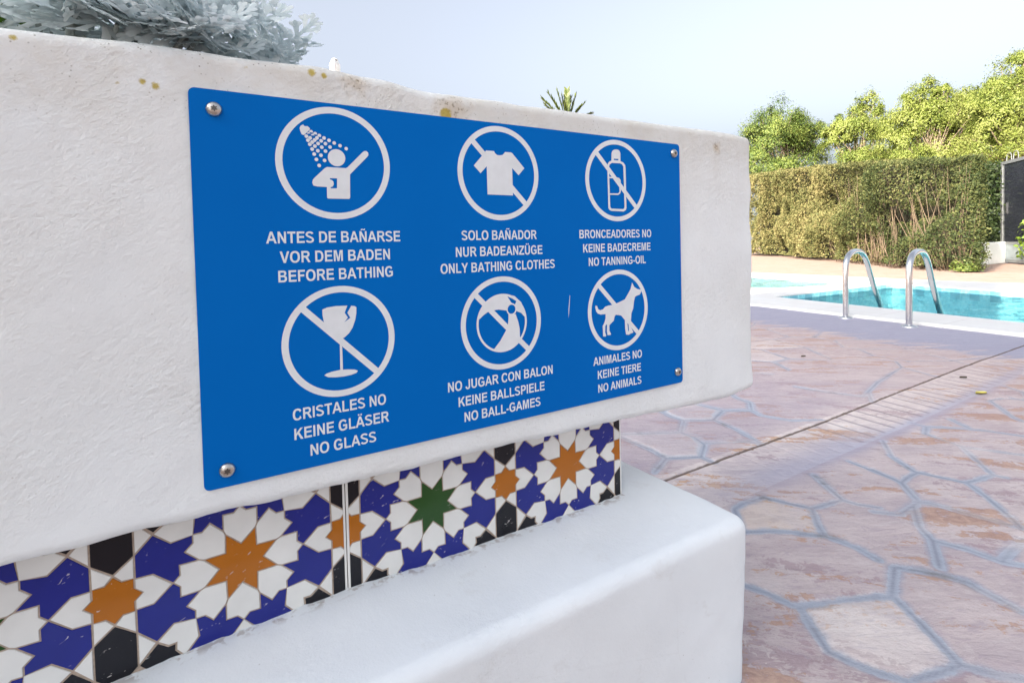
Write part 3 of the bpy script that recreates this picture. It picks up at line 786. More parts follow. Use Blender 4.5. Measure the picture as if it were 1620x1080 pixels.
def rrect(x0, y0, x1, y1, r, n=8):
    P = []
    for cx, cy, a in ((x1 - r, y0 + r, -90), (x1 - r, y1 - r, 0), (x0 + r, y1 - r, 90), (x0 + r, y0 + r, 180)):
        for k in range(n + 1):
            t_ = math.radians(a + 90 * k / n); P.append((cx + r * math.cos(t_), cy + r * math.sin(t_)))
    return P
# plate: front sheet and an edge that shows bare metal
plate = MB(); out = rrect(0, 0, SW * 1000, SH * 1000, 6)
n = len(out)
fr = [((x / 1000), SY, ZT - y / 1000) for x, y in out]; bk = [(x, SY + .0022, z) for x, y, z in fr]
plate.add(fr + bk, [tuple(range(n))[::-1], tuple(range(n, 2 * n))], 0)
plate.add(fr + bk, [(i, (i + 1) % n, n + (i + 1) % n, n + i) for i in range(n)], 1)
po = plate.build('panel', [M_BLUE, M_EDGE], sign)
bmx = bmesh.new(); bmx.from_mesh(po.data); bmesh.ops.recalc_face_normals(bmx, faces=bmx.faces); bmx.to_mesh(po.data); bmx.free()

L1, L2, L3 = SY - .00012, SY - .00022, SY - .00034
CC = {(0, 0): (138.4, 66.2), (1, 0): (350.9, 66.2), (2, 0): (559.3, 66.6), (0, 1): (137.9, 265.2), (1, 1): (349.6, 265.2), (2, 1): (558.9, 265.4)}
RO, RI = 62.2, 55.1
shower_head = [(105.3, 26.2), (106.8, 28.0), (109.8, 27.7), (112.2, 29.7), (111.9, 31.5), (105.9, 37.7), (103.5, 37.1), (102.2, 33.7), (101.6, 30.4), (102.6, 28.1)]
drops = [(113.3, 33.4), (111.0, 35.9), (108.3, 38.6), (117.5, 35.1), (115.0, 37.4), (112.1, 40.2), (109.8, 42.9), (121.8, 36.8), (119.2, 39.6), (116.7, 42.1), (114.1, 44.6), (111.6, 47.1), (126.7, 39.0), (123.6, 42.4), (120.2, 45.6), (116.8, 48.7), (113.8, 52.1), (132.0, 41.2), (128.0, 45.1), (124.0, 49.3), (119.7, 53.5), (115.8, 57.4), (137.5, 43.6), (132.8, 48.5), (127.8, 53.3), (122.8, 58.2), (117.9, 63.1), (143.8, 46.1), (150.5, 48.9), (126.5, 63.6), (120.6, 69.5)]
torso = [(128.8, 70.7), (149.2, 70.8), (151.2, 69.8), (169.1, 51.3), (171.1, 50.0), (173.2, 49.8), (175.2, 51.6), (175.5, 54.2), (174.3, 56.3), (153.8, 77.6), (153.1, 103.9), (152.0, 105.3), (128.9, 105.5), (127.9, 104.6), (128.0, 92.8), (118.1, 92.6), (113.8, 91.8), (112.7, 88.6), (113.4, 85.4), (115.3, 83.1), (126.2, 72.3)]
torso_hole = [(131.5, 82.9), (139.4, 82.8), (138.9, 93.8), (132.0, 94.1), (132.1, 92.8), (134.4, 91.9), (135.6, 89.2), (135.2, 86.4), (133.6, 84.9), (131.5, 84.2)]
shirt = [(330.7, 37.5), (342.7, 37.4), (344.2, 40.1), (347.1, 42.2), (351.4, 42.5), (355.6, 41.6), (358.3, 39.1), (359.6, 37.4), (369.0, 37.3), (370.9, 38.1), (389.9, 57.3), (380.2, 67.3), (370.3, 58.2), (370.5, 94.9), (331.3, 94.7), (331.1, 58.0), (321.7, 67.6), (312.0, 58.1), (326.1, 43.0)]
cap = [(548.9, 36.8), (549.4, 25.2), (551.0, 21.9), (554.4, 19.7), (558.6, 18.9), (562.8, 19.1), (566.0, 20.8), (567.6, 23.9), (567.6, 36.6)]
cap_hole = [(554.0, 33.4), (563.3, 33.2), (563.2, 35.4), (554.0, 35.5)]
bottle = [[(548.6, 36.8), (568.0, 36.4), (573.4, 38.0), (577.3, 41.6), (578.0, 46.7), (578.3, 107.9), (576.8, 111.5), (572.4, 113.6), (547.0, 113.2), (542.8, 111.6), (540.9, 108.5), (540.4, 46.3), (541.7, 41.2), (544.7, 38.3)], [(549.7, 40.1), (566.5, 39.7), (570.8, 41.0), (573.3, 44.4), (574.3, 106.7), (573.4, 109.0), (570.3, 110.0), (547.9, 109.6), (545.4, 108.4), (544.7, 105.9), (543.8, 47.3), (544.9, 42.9)]]
label = [[(542.8, 61.3), (559.2, 61.3), (564.3, 62.3), (567.3, 65.6), (567.2, 82.7), (565.7, 85.9), (561.6, 88.4), (543.8, 88.7)], [(543.4, 63.5), (559.1, 63.4), (562.5, 64.5), (564.1, 67.0), (564.4, 82.8), (563.0, 85.1), (560.3, 86.2), (543.8, 86.5)]]
glass = [(118.7, 227.9), (124.0, 226.0), (133.2, 225.2), (146.0, 225.7), (142.8, 233.5), (146.2, 239.2), (142.1, 244.2), (148.9, 239.7), (145.8, 233.8), (150.3, 226.3), (153.7, 226.8), (156.1, 228.2), (155.8, 235.3), (154.4, 242.4), (151.1, 251.2), (146.8, 257.3), (141.3, 261.6), (135.5, 263.3), (129.8, 260.3), (124.3, 252.6), (120.1, 243.3), (118.8, 234.4)]
stem = [(136.3, 267.0), (138.8, 268.5), (138.8, 297.9), (135.9, 297.4)]
foot = [(118.5, 301.0), (120.5, 299.4), (126.2, 298.1), (135.9, 297.2), (143.7, 297.9), (152.0, 299.2), (155.5, 301.1), (153.7, 303.3), (148.2, 304.7), (139.9, 305.3), (130.6, 304.9), (122.6, 303.6)]
ball_cap = [(314.9, 256.7), (311.9, 256.5), (316.9, 244.6), (323.2, 236.5), (334.0, 229.3), (344.1, 226.8), (357.2, 227.7), (357.9, 230.6), (363.6, 239.0), (367.2, 241.2), (369.5, 242.0), (371.8, 237.7), (365.9, 234.1), (358.6, 230.6), (358.0, 227.8), (369.0, 230.5), (379.4, 239.6), (385.9, 253.0), (387.7, 260.9), (383.7, 259.3), (378.9, 254.3), (371.5, 251.1), (369.9, 254.2), (365.6, 244.9), (358.2, 245.6), (355.9, 249.2), (343.5, 246.9), (333.5, 247.3), (326.3, 249.1), (320.6, 252.3)]
ball_body = [(358.7, 253.2), (361.6, 254.7), (370.1, 254.9), (374.1, 266.1), (376.1, 275.3), (376.2, 286.9), (380.3, 287.4), (372.4, 296.2), (361.0, 302.5), (349.1, 304.2), (340.4, 303.1), (335.5, 298.4), (345.2, 288.5), (354.4, 275.6), (357.5, 269.6), (358.6, 260.8)]
dog = [(587.4, 224.7), (592.0, 232.1), (599.0, 235.8), (607.1, 237.6), (606.7, 240.8), (603.8, 244.8), (596.1, 246.4), (593.4, 247.5), (590.9, 254.1), (588.8, 265.6), (584.8, 273.1), (583.2, 285.9), (584.2, 296.4), (587.9, 302.0), (587.9, 303.9), (581.3, 304.9), (578.7, 306.2), (572.6, 305.3), (571.0, 296.3), (570.5, 282.1), (568.1, 277.4), (562.1, 274.3), (551.9, 272.4), (549.3, 275.0), (547.5, 281.2), (542.4, 284.5), (538.5, 287.3), (538.2, 295.5), (541.4, 300.8), (540.2, 302.2), (534.4, 302.0), (533.2, 296.2), (533.7, 286.2), (532.4, 285.4), (530.2, 287.7), (529.6, 297.1), (531.8, 302.3), (530.2, 303.7), (525.3, 302.9), (525.2, 294.1), (524.9, 287.2), (528.7, 281.9), (531.0, 275.9), (531.1, 269.6), (521.3, 269.4), (515.7, 267.3), (512.6, 263.6), (511.1, 258.0), (511.5, 255.1), (514.7, 255.8), (516.7, 260.9), (520.7, 262.8), (526.4, 261.7), (530.6, 258.3), (537.2, 257.0), (545.6, 256.7), (557.5, 254.1), (571.3, 250.1), (578.5, 241.6), (583.9, 234.8)]
dog_gap = [(575.7, 285.8), (577.7, 286.7), (578.9, 297.8), (578.8, 301.0), (577.1, 299.5), (576.4, 293.0)]
def ring_and(parts, key, slash=True):
    cx, cy = CC[key]
    root = flat('pictogram', [circ(cx, cy, RO), circ(cx, cy, RI)], L1, M_PRINT, sign)
    if slash:
        a = math.radians(45); ux, uy = math.cos(a), math.sin(a); w = 3.6; l = RI + 2.4
        q = [(cx - ux * l + uy * w, cy - uy * l - ux * w), (cx + ux * l + uy * w, cy + uy * l - ux * w), (cx + ux * l - uy * w, cy + uy * l + ux * w), (cx - ux * l - uy * w, cy - uy * l + ux * w)]
        flat('slash', [q], L2, M_PRINT, root)
    for nm, cs in parts: flat(nm, cs, L3, M_PRINT, root)
    return root
P1 = ring_and([('shower_head', [shower_head]), ('bather', [circ(139.6, 59.8, 9.5, 40), torso, torso_hole])], (0, 0), False)
flat('water_drops', [circ(x, y, 2.0, 14) for x, y in drops], L3, M_PRINT, P1)
ring_and([('shirt', [shirt])], (1, 0))
ring_and([('bottle', [bottle[0], bottle[1]]), ('bottle_cap', [cap, cap_hole]), ('bottle_label', label)], (2, 0))
ring_and([('wine_glass', [glass]), ('glass_stem', [stem]), ('glass_foot', [foot])], (0, 1))
bp = ring_and([('beach_ball', [circ(349.0, 265.2, 39.0), circ(349.0, 265.2, 36.0)])], (1, 1))
L4 = SY - .00044
for nm, cs in (('ball_panel', [ball_cap]), ('ball_panel', [ball_body])): flat(nm, cs, L4, M_PRINT, bp)
flat('ball_button', [circ(363.7, 248.0, 8.0, 36)], SY - .00052, M_PRINT, bp)
flat('ball_button', [circ(363.7, 248.0, 6.2, 36)], SY - .00060, M_BLUE, bp)
ring_and([('dog', [dog, dog_gap])], (2, 1))

# --- narrow bold grotesque capitals, drawn here as outlines (em = 1000, cap height 716)
def arc(cx, cy, rx, ry, a0, a1, n=14, e=2.25):
    P = []
    for k in range(n + 1):
        t_ = math.radians(a0 + (a1 - a0) * k / n); c, s = math.cos(t_), math.sin(t_)
        P.append((cx + rx * math.copysign(abs(c) ** (2 / e), c), cy + ry * math.copysign(abs(s) ** (2 / e), s)))
    return P
def thick(cl, w):
    Lp, Rp = [], []
    for i, p in enumerate(cl):
        a = Vector(cl[max(0, i - 1)]); b = Vector(cl[min(len(cl) - 1, i + 1)])
        t_ = (b - a).normalized(); nn = Vector((-t_.y, t_.x)) * w / 2
        Lp.append((p[0] + nn.x, p[1] + nn.y)); Rp.append((p[0] - nn.x, p[1] - nn.y))
    return Lp + Rp[::-1]
def glyphs():
    G = {}
    R_ = lambda x0, y0, x1, y1: [(x0, y0), (x1, y0), (x1, y1), (x0, y1)]
    H = 716
    G['I'] = (228, [R_(54, 0, 174, H)])
    G['L'] = (501, [[(60, 0), (60, H), (180, H), (180, 121), (478, 121), (478, 0)]])
    G['E'] = (547, [[(60, 0), (60, H), (505, H), (505, 595), (180, 595), (180, 436), (482, 436), (482, 315), (180, 315), (180, 121), (516, 121), (516, 0)]])
    G['F'] = (501, [[(60, 0), (60, H), (470, H), (470, 595), (180, 595), (180, 425), (426, 425), (426, 304), (180, 304), (180, 0)]])
    G['T'] = (501, [[(191, 0), (191, 595), (17, 595), (17, H), (484, H), (484, 595), (311, 595), (311, 0)]])
    G['H'] = (592, [[(60, 0), (60, H), (180, H), (180, 434), (412, 434), (412, H), (532, H), (532, 0), (412, 0), (412, 313), (180, 313), (180, 0)]])
    N = [(60, 0), (60, H), (178, H), (420, 240), (420, H), (532, H), (532, 0), (414, 0), (172, 467), (172, 0)]
    G['N'] = (592, [N])
    til = [(150, 775), (170, 850), (225, 878), (290, 858), (345, 838), (372, 852), (382, 884), (444, 884), (425, 806), (375, 772), (318, 782), (255, 806), (222, 800), (212, 775)]
    G['Ñ'] = (592, [N, til])
    G['M'] = (683, [[(58, 0), (58, H), (236, H), (342, 228), (447, H), (625, H), (625, 0), (515, 0), (515, 564), (398, 0), (284, 0), (168, 564), (168, 0)]])
    A = [(0, 0), (230, H), (360, H), (592, 0), (465, 0), (414, 163), (176, 163), (127, 0)]; Ah = [(213, 284), (377, 284), (295, 550)]
    G['A'] = (592, [A, Ah]); G['Ä'] = (592, [A, Ah, R_(165, 775, 265, 882), R_(328, 775, 428, 882)])
    G['V'] = (547, [[(0, H), (128, H), (274, 190), (420, H), (545, H), (334, 0), (210, 0)]])
    G['Y'] = (547, [[(213, 0), (213, 300), (0, H), (140, H), (275, 428), (408, H), (545, H), (333, 300), (333, 0)]])
    G['K'] = (592, [[(60, 0), (60, H), (180, H), (180, 398), (418, H), (577, H), (353, 438), (590, 0), (436, 0), (270, 342), (180, 232), (180, 0)]])
    G['Z'] = (501, [[(15, 0), (15, 130), (325, 596), (38, 596), (38, H), (482, H), (482, 605), (160, 121), (490, 121), (490, 0)]])
    G['D'] = (592, [[(60, 0), (60, H)] + arc(285, 358, 270, 358, 90, -90), [(180, 121), (180, 595)] + arc(290, 358, 142, 237, 90, -90)])
    O = [arc(319, 358, 287, 370, 0, 360, 40)[:-1], arc(319, 358, 163, 250, 0, 360, 40)[:-1]]
    G['O'] = (637, O)
    G['C'] = (592, [arc(316, 358, 282, 370, 36, 322, 34) + [(468, 268)] + arc(322, 358, 158, 250, 322, 40, 30)[1:] + [(455, 470)]])
    G['G'] = (637, [arc(316, 358, 284, 370, 40, 292, 32) + [(540, 60), (580, 98), (580, 392), (322, 392), (322, 271), (461, 271), (461, 165), (430, 143)] + arc(322, 358, 160, 250, 300, 44, 28) + [(462, 480)]])
    cl = arc(272, 527, 182, 136, 18, 205, 14, 2.1) + [(150, 432), (270, 372), (392, 305)] + arc(272, 190, 190, 137, 20, -165, 14, 2.1)
    G['S'] = (547, [thick(cl, 116)])
    U = [(57, H), (57, 270)] + arc(296, 270, 239, 282, 180, 360, 20)[1:] + [(535, H), (415, H), (415, 270)] + arc(296, 270, 119, 165, 360, 180, 18)[1:] + [(177, H)]
    G['U'] = (592, [U]); G['Ü'] = (592, [U, R_(165, 775, 265, 882), R_(328, 775, 428, 882)])
    G['J'] = (456, [[(283, H), (403, H), (403, 225)] + arc(212, 225, 191, 237, 0, -172, 18)[1:] + [(18, 205), (134, 222)] + arc(212, 225, 74, 122, -170, 0, 14)[1:]])
    G['B'] = (592, [[(60, 0), (60, H)] + arc(335, 548, 185, 168, 90, -62, 10) + arc(350, 208, 200, 208, 62, -90, 12), [(180, 430), (180, 600)] + arc(330, 515, 72, 85, 90, -90, 8), [(180, 116), (180, 315)] + arc(335, 215, 92, 100, 90, -90, 8)])
    G['R'] = (592, [[(60, 0), (60, H)] + arc(345, 516, 195, 200, 90, -75, 12) + [(436, 300), (592, 0), (448, 0), (330, 235), (285, 297), (180, 300), (180, 0)], [(180, 418), (180, 598)] + arc(345, 508, 76, 90, 90, -90, 8)])
    G['P'] = (547, [[(60, 0), (60, H)] + arc(320, 493, 196, 223, 90, -90, 14) + [(180, 270), (180, 0)], [(180, 391), (180, 598)] + arc(315, 494, 80, 103, 90, -90, 8)])
    G['-'] = (273, [R_(42, 190, 232, 322)])
    G[' '] = (228, [])
    return G
GL = glyphs()
def text_line(txt, xl, xr, base, capw=12.35):
    adv = sum(GL[c][0] for c in txt)
    l0 = min(x for c in GL[txt[0]][1] for x, y in c); r0 = GL[txt[-1]][0] - max(x for c in GL[txt[-1]][1] for x, y in c)
    sx = (xr - xl) / (adv - l0 - r0); sy = capw / 716
    out = []; pen = xl - l0 * sx
    for ch in txt:
        for c in GL[ch][1]:
            out.append([(pen + x * sx, base - y * sy) for x, y in c])
        pen += GL[ch][0] * sx
    return out
B1, B2, B3, B4, B5, B6 = 154.1, 175.1, 195.5, 345.2, 366.3, 387.0
for lines in ([('ANTES DE BAÑARSE', 64.6, 210.7, B1), ('VOR DEM BADEN', 77.3, 197.5, B2), ('BEFORE BATHING', 75.2, 200.3, B3)],
              [('SOLO BAÑADOR', 292.0, 408.0, B1), ('NUR BADEANZÜGE', 283.3, 417.1, B2), ('ONLY BATHING CLOTHES', 261.7, 437.9, B3)],
              [('BRONCEADORES NO', 483.8, 631.7, B1), ('KEINE BADECREME', 490.3, 629.7, B2), ('NO TANNING-OIL', 500.4, 618.8, B3)],
              [('CRISTALES NO', 84.5, 187.3, B4), ('KEINE GLÄSER', 85.4, 190.4, B5), ('NO GLASS', 101.3, 174.2, B6)],
              [('NO JUGAR CON BALON', 267.3, 430.1, B4), ('KEINE BALLSPIELE', 281.5, 415.5, B5), ('NO BALL-GAMES', 289.3, 407.9, B6)],
              [('ANIMALES NO', 505.4, 606.3, B4), ('KEINE TIERE', 513.6, 603.6, B5), ('NO ANIMALS', 514.0, 604.2, B6)]):
    cs = []
    for l in lines: cs += text_line(*l)
    flat('caption', cs, L1, M_PRINT, sign)
# scratch and small nicks in the paint
flat('scratch', [[(463.5, 236.5), (464.2, 236.4), (461.6, 262.5), (460.4, 269.0), (460.9, 256)]], L1, M_PRINT, sign)
for (x, y), rr, sp in zip([(21.5, 19.6), (686.8, 16.0), (688.4, 380.4), (20.7, 382.6)], (7.3, 7.1, 7.1, 7.4), (0, 25, 10, 50)):
    c = Vector((x / 1000, SY, ZT - y / 1000)); r = rr / 1000
    mb = MB(); mb.disc(c, (0, -1, 0), [(r, 0), (r, .0012), (r * .93, .0026), (r * .80, .0037), (r * .6, .0045), (r * .4, .0049), (r * .15, .0051)], 28, 0)
    s = mb.build('screw', [M_SCREW], sign, True)
    # six lobed drive: flat patch, the recess shade put in its dark colour
    pr = []
    for k in range(24):
        a = 2 * math.pi * k / 24 + math.radians(sp); q = r * (.42 if (k // 2) % 2 else .29)
        pr.append((c.x + q * math.cos(a), SY - .00525, c.z + q * math.sin(a)))
    mesh('drive_recess_patch', pr, [tuple(range(24))], M_DARK, s)

# ------------------------------------------------------------------ pool ladder
ladder = empty('pool_ladder', (4.72, 1.43, .03))
tag(ladder, 'stainless steel pool ladder with two arched handrails at the coping', 'ladder')
def smooth_path(pts, k=6):
    P = [Vector(p) for p in pts]; out = []
    for i in range(len(P) - 1):
        p0, p1, p2, p3 = P[max(0, i - 1)], P[i], P[i + 1], P[min(len(P) - 1, i + 2)]
        for j in range(k):
            t_ = j / k
            out.append(.5 * ((2 * p1) + (p2 - p0) * t_ + (2 * p0 - 5 * p1 + 4 * p2 - p3) * t_ * t_ + (3 * p1 - p0 - 3 * p2 + p3) * t_ ** 3))
    return out + [P[-1]]
for bxy in ((4.705, 1.680), (4.575, 1.172)):
    def at_(d, z): return (bxy[0] + d * .9915, bxy[1] + d * .13, z)
    pts = [at_(.0, .0), at_(.0, .20), at_(.0, .40), at_(.018, .475), at_(.075, .530), at_(.16, .557), at_(.255, .563), at_(.35, .555), at_(.44, .522), at_(.52, .455), at_(.585, .37), at_(.70, .22), at_(.84, .075), at_(.92, -.03), at_(.945, -.12), at_(.945, -.6), at_(.945, -1.0)]
    mb = MB(); mb.tube(smooth_path(pts), .0225, 16)
    h = mb.build('handrail', M_STEEL, ladder, True)
    mb = MB(); mb.disc((bxy[0], bxy[1], .002), (0, 0, 1), [(.055, 0), (.055, .006), (.045, .014), (.028, .018), (.0235, .022)], 24)
    mb.build('base_flange', M_STEEL, h, True)
for z in (-.25, -.5, -.75):
    mb = MB(); mb.box(5.56, 5.66, 1.25, 1.80, z, z + .03); mb.build('step', M_STEEL, ladder)

# ------------------------------------------------------------------ silver leaved plant on the wall
def silver_mat():
    t = NT('silver felted leaf'); v = t.coord(); g = t.n('NewGeometry')
    f = t.math('ADD', t.math('MULTIPLY', t.noise(v, 60, 3), .5), t.math('MULTIPLY', g.outputs['Random Per Island'], .6))
    col = t.ramp(f, [(.25, (.54, .62, .635)), (.6, (.70, .77, .785)), (.9, (.80, .84, .83))])
    t.base(col, .85, t.bump(t.noise(v, 500, 2), .2, .001), spec=.15)
    tr = t.n('BsdfTranslucent'); t.l(col, tr.inputs['Color'])
    mx = t.n('MixShader'); mx.inputs[0].default_value = .42
    t.l(t.b.outputs[0], mx.inputs[1]); t.l(tr.outputs[0], mx.inputs[2]); t.l(mx.outputs[0], t.out.inputs['Surface'])
    return t.m
M_SILVER = silver_mat()
M_STEM = simple('silver stem', (.36, .40, .38), .8)
def lobed_leaf():
    """2D midrib-to-edge strips of a deeply lobed leaf, u along the rib 0..1, v sideways"""
    quads = []
    def strip(p0, p1, w0, w1, tip):
        # a rounded finger from p0 to p1
        p0, p1 = Vector(p0), Vector(p1); d = (p1 - p0).normalized(); nn = Vector((-d.y, d.x)); L = (p1 - p0).length
        prof = [(0, w0), (.3, (w0 * .6 + w1 * .4)), (.62, w1), (.85, w1 * .95), (.97, w1 * .62)] if tip else [(0, w0), (.5, (w0 + w1) / 2), (1, w1)]
        rows = [(p0 + d * L * a + nn * w, p0 + d * L * a, p0 + d * L * a - nn * w) for a, w in prof]
        return rows
    fingers = [strip((0, 0), (1, 0), .026, .056, True)]
    for k, (u, ln, ang) in enumerate([(.34, .40, 50), (.56, .40, 44), (.77, .27, 36)]):
        for s in (1, -1):
            a = math.radians(ang) * s; b = (u - .04 * (s > 0), 0); e = (b[0] + ln * math.cos(a), ln * math.sin(a))
            fingers.append(strip(b, e, .036, .054, True))
            if ln > .3:
                for q, da in ((.60, 44), (.64, -46)):
                    m_ = (b[0] + ln * q * math.cos(a), ln * q * math.sin(a)); a2 = a + math.radians(da) * s
                    fingers.append(strip(m_, (m_[0] + .155 * math.cos(a2), m_[1] + .155 * math.sin(a2)), .034, .044, True))
    return fingers
LEAF = lobed_leaf()
def put_leaf(mb, base, d, up, L, bend, cup, rnd):
    d = Vector(d).normalized(); side = d.cross(up).normalized(); up = side.cross(d).normalized()
    base = Vector(base); tw = rnd.uniform(-.35, .35)
    def P(q, lift):
        u, v = q
        a = bend * u
        r = (math.sin(a) / bend if abs(bend) > 1e-3 else u); h = -((1 - math.cos(a)) / bend if abs(bend) > 1e-3 else 0)
        tz = tw * u
        sv = side * math.cos(tz) + up * math.sin(tz)
        wav = .018 * math.sin(9 * u + 7 * v)
        return base + (d * r + up * (h + cup * v * v * 1.6 + wav + lift) + sv * v) * L
    for i, rows in enumerate(LEAF):
        lift = -.002 * (i % 7)
        V = []; F = []
        for a, b, c in rows: V += [P(a, lift), P(b, lift + .012), P(c, lift)]
        for k in range(len(rows) - 1):
            F += [(3 * k, 3 * k + 1, 3 * k + 4, 3 * k + 3), (3 * k + 1, 3 * k + 2, 3 * k + 5, 3 * k + 4)]
        mb.add(V, F)
rnd = random.Random(3)
sp_ = empty('silver_plant', (-.1, .16, .86))
tag(sp_, 'silver grey lobed leaf plant spilling over the left end of the wall rim', 'plant')
lm = MB(); sm_ = MB()
def rosette(c, axis, n, L0, spread):
    axis = Vector(axis).normalized(); a = axis.orthogonal().normalized(); b = axis.cross(a)
    for k in range(n):
        ph = 2.4 * k + rnd.uniform(-.3, .3); th = math.radians(18 + spread * (k / n) + rnd.uniform(-8, 8))
        d = axis * math.cos(th) + (a * math.cos(ph) + b * math.sin(ph)) * math.sin(th)
        up = axis if th > .35 else (a * -math.cos(ph) + b * -math.sin(ph))
        if c[1] + d.y * .07 < .03 and c[2] + d.z * .07 < .905: continue
        put_leaf(lm, Vector(c) + d * .004, d, up, L0 * rnd.uniform(.75, 1.15) * (.7 + .4 * k / n), rnd.uniform(.1, .8), rnd.uniform(.0, .35), rnd)
heads = []
for i in range(30):
    x = rnd.uniform(-.14, .085); y = rnd.uniform(.07, .30)
    if i % 6 == 0: x = rnd.uniform(-.42, -.14); y = rnd.uniform(.22, .32)
    hmax = .145 * (1 if x < .05 else max(.25, 1 - (x - .05) / .055)) * min(1, .35 + (y - .05) / .13)
    heads.append((x, y, .890 + rnd.uniform(.12, 1.0) * hmax))
for i in range(14):
    heads.append((rnd.uniform(-.105, .085), rnd.uniform(.035, .06), .890 + rnd.uniform(.004, .03)))
for i in range(9):
    heads.append((rnd.uniform(-.105, -.02), rnd.uniform(.045, .075), .890 + rnd.uniform(.012, .045)))
for i in range(7):
    heads.append((rnd.uniform(.07, .105), rnd.uniform(.05, .16), .890 + rnd.uniform(.004, .04)))
for x, y, z in heads:
    out = Vector(((x + .13) * 1.6 if x > -.05 else rnd.uniform(-.45, .45), -.75 + rnd.uniform(-.4, .5), .55 + rnd.uniform(-.35, .6)))
    rosette((x, y, z), out, rnd.randint(5, 7), .074, 80)
    root = Vector((x * .75 - .03, y * .6 + .07, .865))
    sm_.tube([root, root.lerp(Vector((x, y, z)), .55) + Vector((0, 0, .004)), (x, y, z)], [.0035, .0028, .0022], 6)
lm.build('foliage', M_SILVER, sp_, True)
sm_.build('stems', M_STEM, sp_, True)
tag(mesh('soil', [(-1.1, .05, .8705), (.55, .05, .8705), (.55, .37, .8705), (-1.1, .37, .8705), (-.3, .2, .884), (.2, .2, .882)], [(0, 1, 5, 4), (1, 2, 5), (2, 3, 4, 5), (3, 0, 4)], simple('planting soil', (.10, .075, .05), .95, 0, .4, 60)), 'dark planting soil on top of the wall', 'soil', kind='structure')

M_GREEN = leaf_mat('fresh green leaf', (.04, .10, .012), (.08, .19, .02), (.14, .27, .035), 12, .45, .3)
gp = empty('green_plant', (-.30, .15, .87)); tag(gp, 'broad leaved fresh green plant beside the silver plant at the left edge', 'plant')
gm = MB(); gs = MB()
for i in range(110):
    c = Vector((rnd.uniform(-.26, -.146), rnd.uniform(.085, .20), .900 + rnd.uniform(0, .11)))
    d = Vector((rnd.uniform(-1, 1), rnd.uniform(-1.3, .5), rnd.uniform(-.2, .7))).normalized(); s_ = d.cross(Vector((0, 0, 1))).normalized(); u_ = s_.cross(d)
    L = rnd.uniform(.022, .04); V = []; F = []
    for a, w in ((0, .05), (.2, .32), (.45, .42), (.7, .34), (.9, .16), (1, .02)):
        for q in (-1, 0, 1): V.append(c + d * a * L + s_ * q * w * L + u_ * (abs(q) * .12 - a * a * .25) * L)
    for k in range(5): F += [(3 * k, 3 * k + 1, 3 * k + 4, 3 * k + 3), (3 * k + 1, 3 * k + 2, 3 * k + 5, 3 * k + 4)]
    gm.add(V, F)
    if i % 3 == 0: gs.tube([(c.x * .9 - .03, c.y * .7 + .05, .868), c], .0014, 5)
gm.build('foliage', M_GREEN, gp, True); gs.build('stems', simple('green stem', (.10, .16, .04), .7), gp)

# ------------------------------------------------------------------ leaf clouds
def leaf_cloud(C, nrm, size, rng, aspect=.5, fold=.25):
    """N leaves as two-quad folded blades; C centres, nrm facing, size length"""
    N = len(C)
    nrm = nrm / (np.linalg.norm(nrm, axis=1, keepdims=True) + 1e-9)
    r = rng.normal(size=(N, 3)); t = np.cross(nrm, r); t /= np.linalg.norm(t, axis=1, keepdims=True) + 1e-9
    b = np.cross(nrm, t); s = size[:, None]
    w = s * aspect * .5
    V = np.empty((N, 6, 3))
    V[:, 0] = C - t * s * .5; V[:, 1] = C + b * w + nrm * w * fold - t * s * .05; V[:, 2] = C + t * s * .5 - nrm * s * .12
    V[:, 3] = C - b * w + nrm * w * fold - t * s * .05; V[:, 4] = C + t * s * .08; V[:, 5] = C - t * s * .2
    # diamond split along the rib: 0-1-2-4 and 0-4-2-3
    V = V[:, :5]
    Q = np.array([[0, 4, 1, 1], [4, 2, 1, 1], [0, 3, 4, 4], [3, 2, 4, 4]])[:, :3]
    base = (np.arange(N) * 5)[:, None, None]
    return V.reshape(-1, 3), (base + Q[None]).reshape(-1, 3)
M_BARK = simple('grey brown bark', (.20, .155, .11), .9, 0, .3, 18)
M_LT1 = leaf_mat('olive yellow tree leaf', (.065, .105, .022), (.175, .23, .045), (.32, .35, .11), .8, .5, .42)
M_LT2 = leaf_mat('deep green tree leaf', (.030, .060, .014), (.095, .145, .03), (.24, .28, .07), .9, .5, .32)
M_LT3 = leaf_mat('bright lime tree leaf', (.075, .115, .022), (.20, .25, .05), (.34, .37, .12), .7, .5, .45)
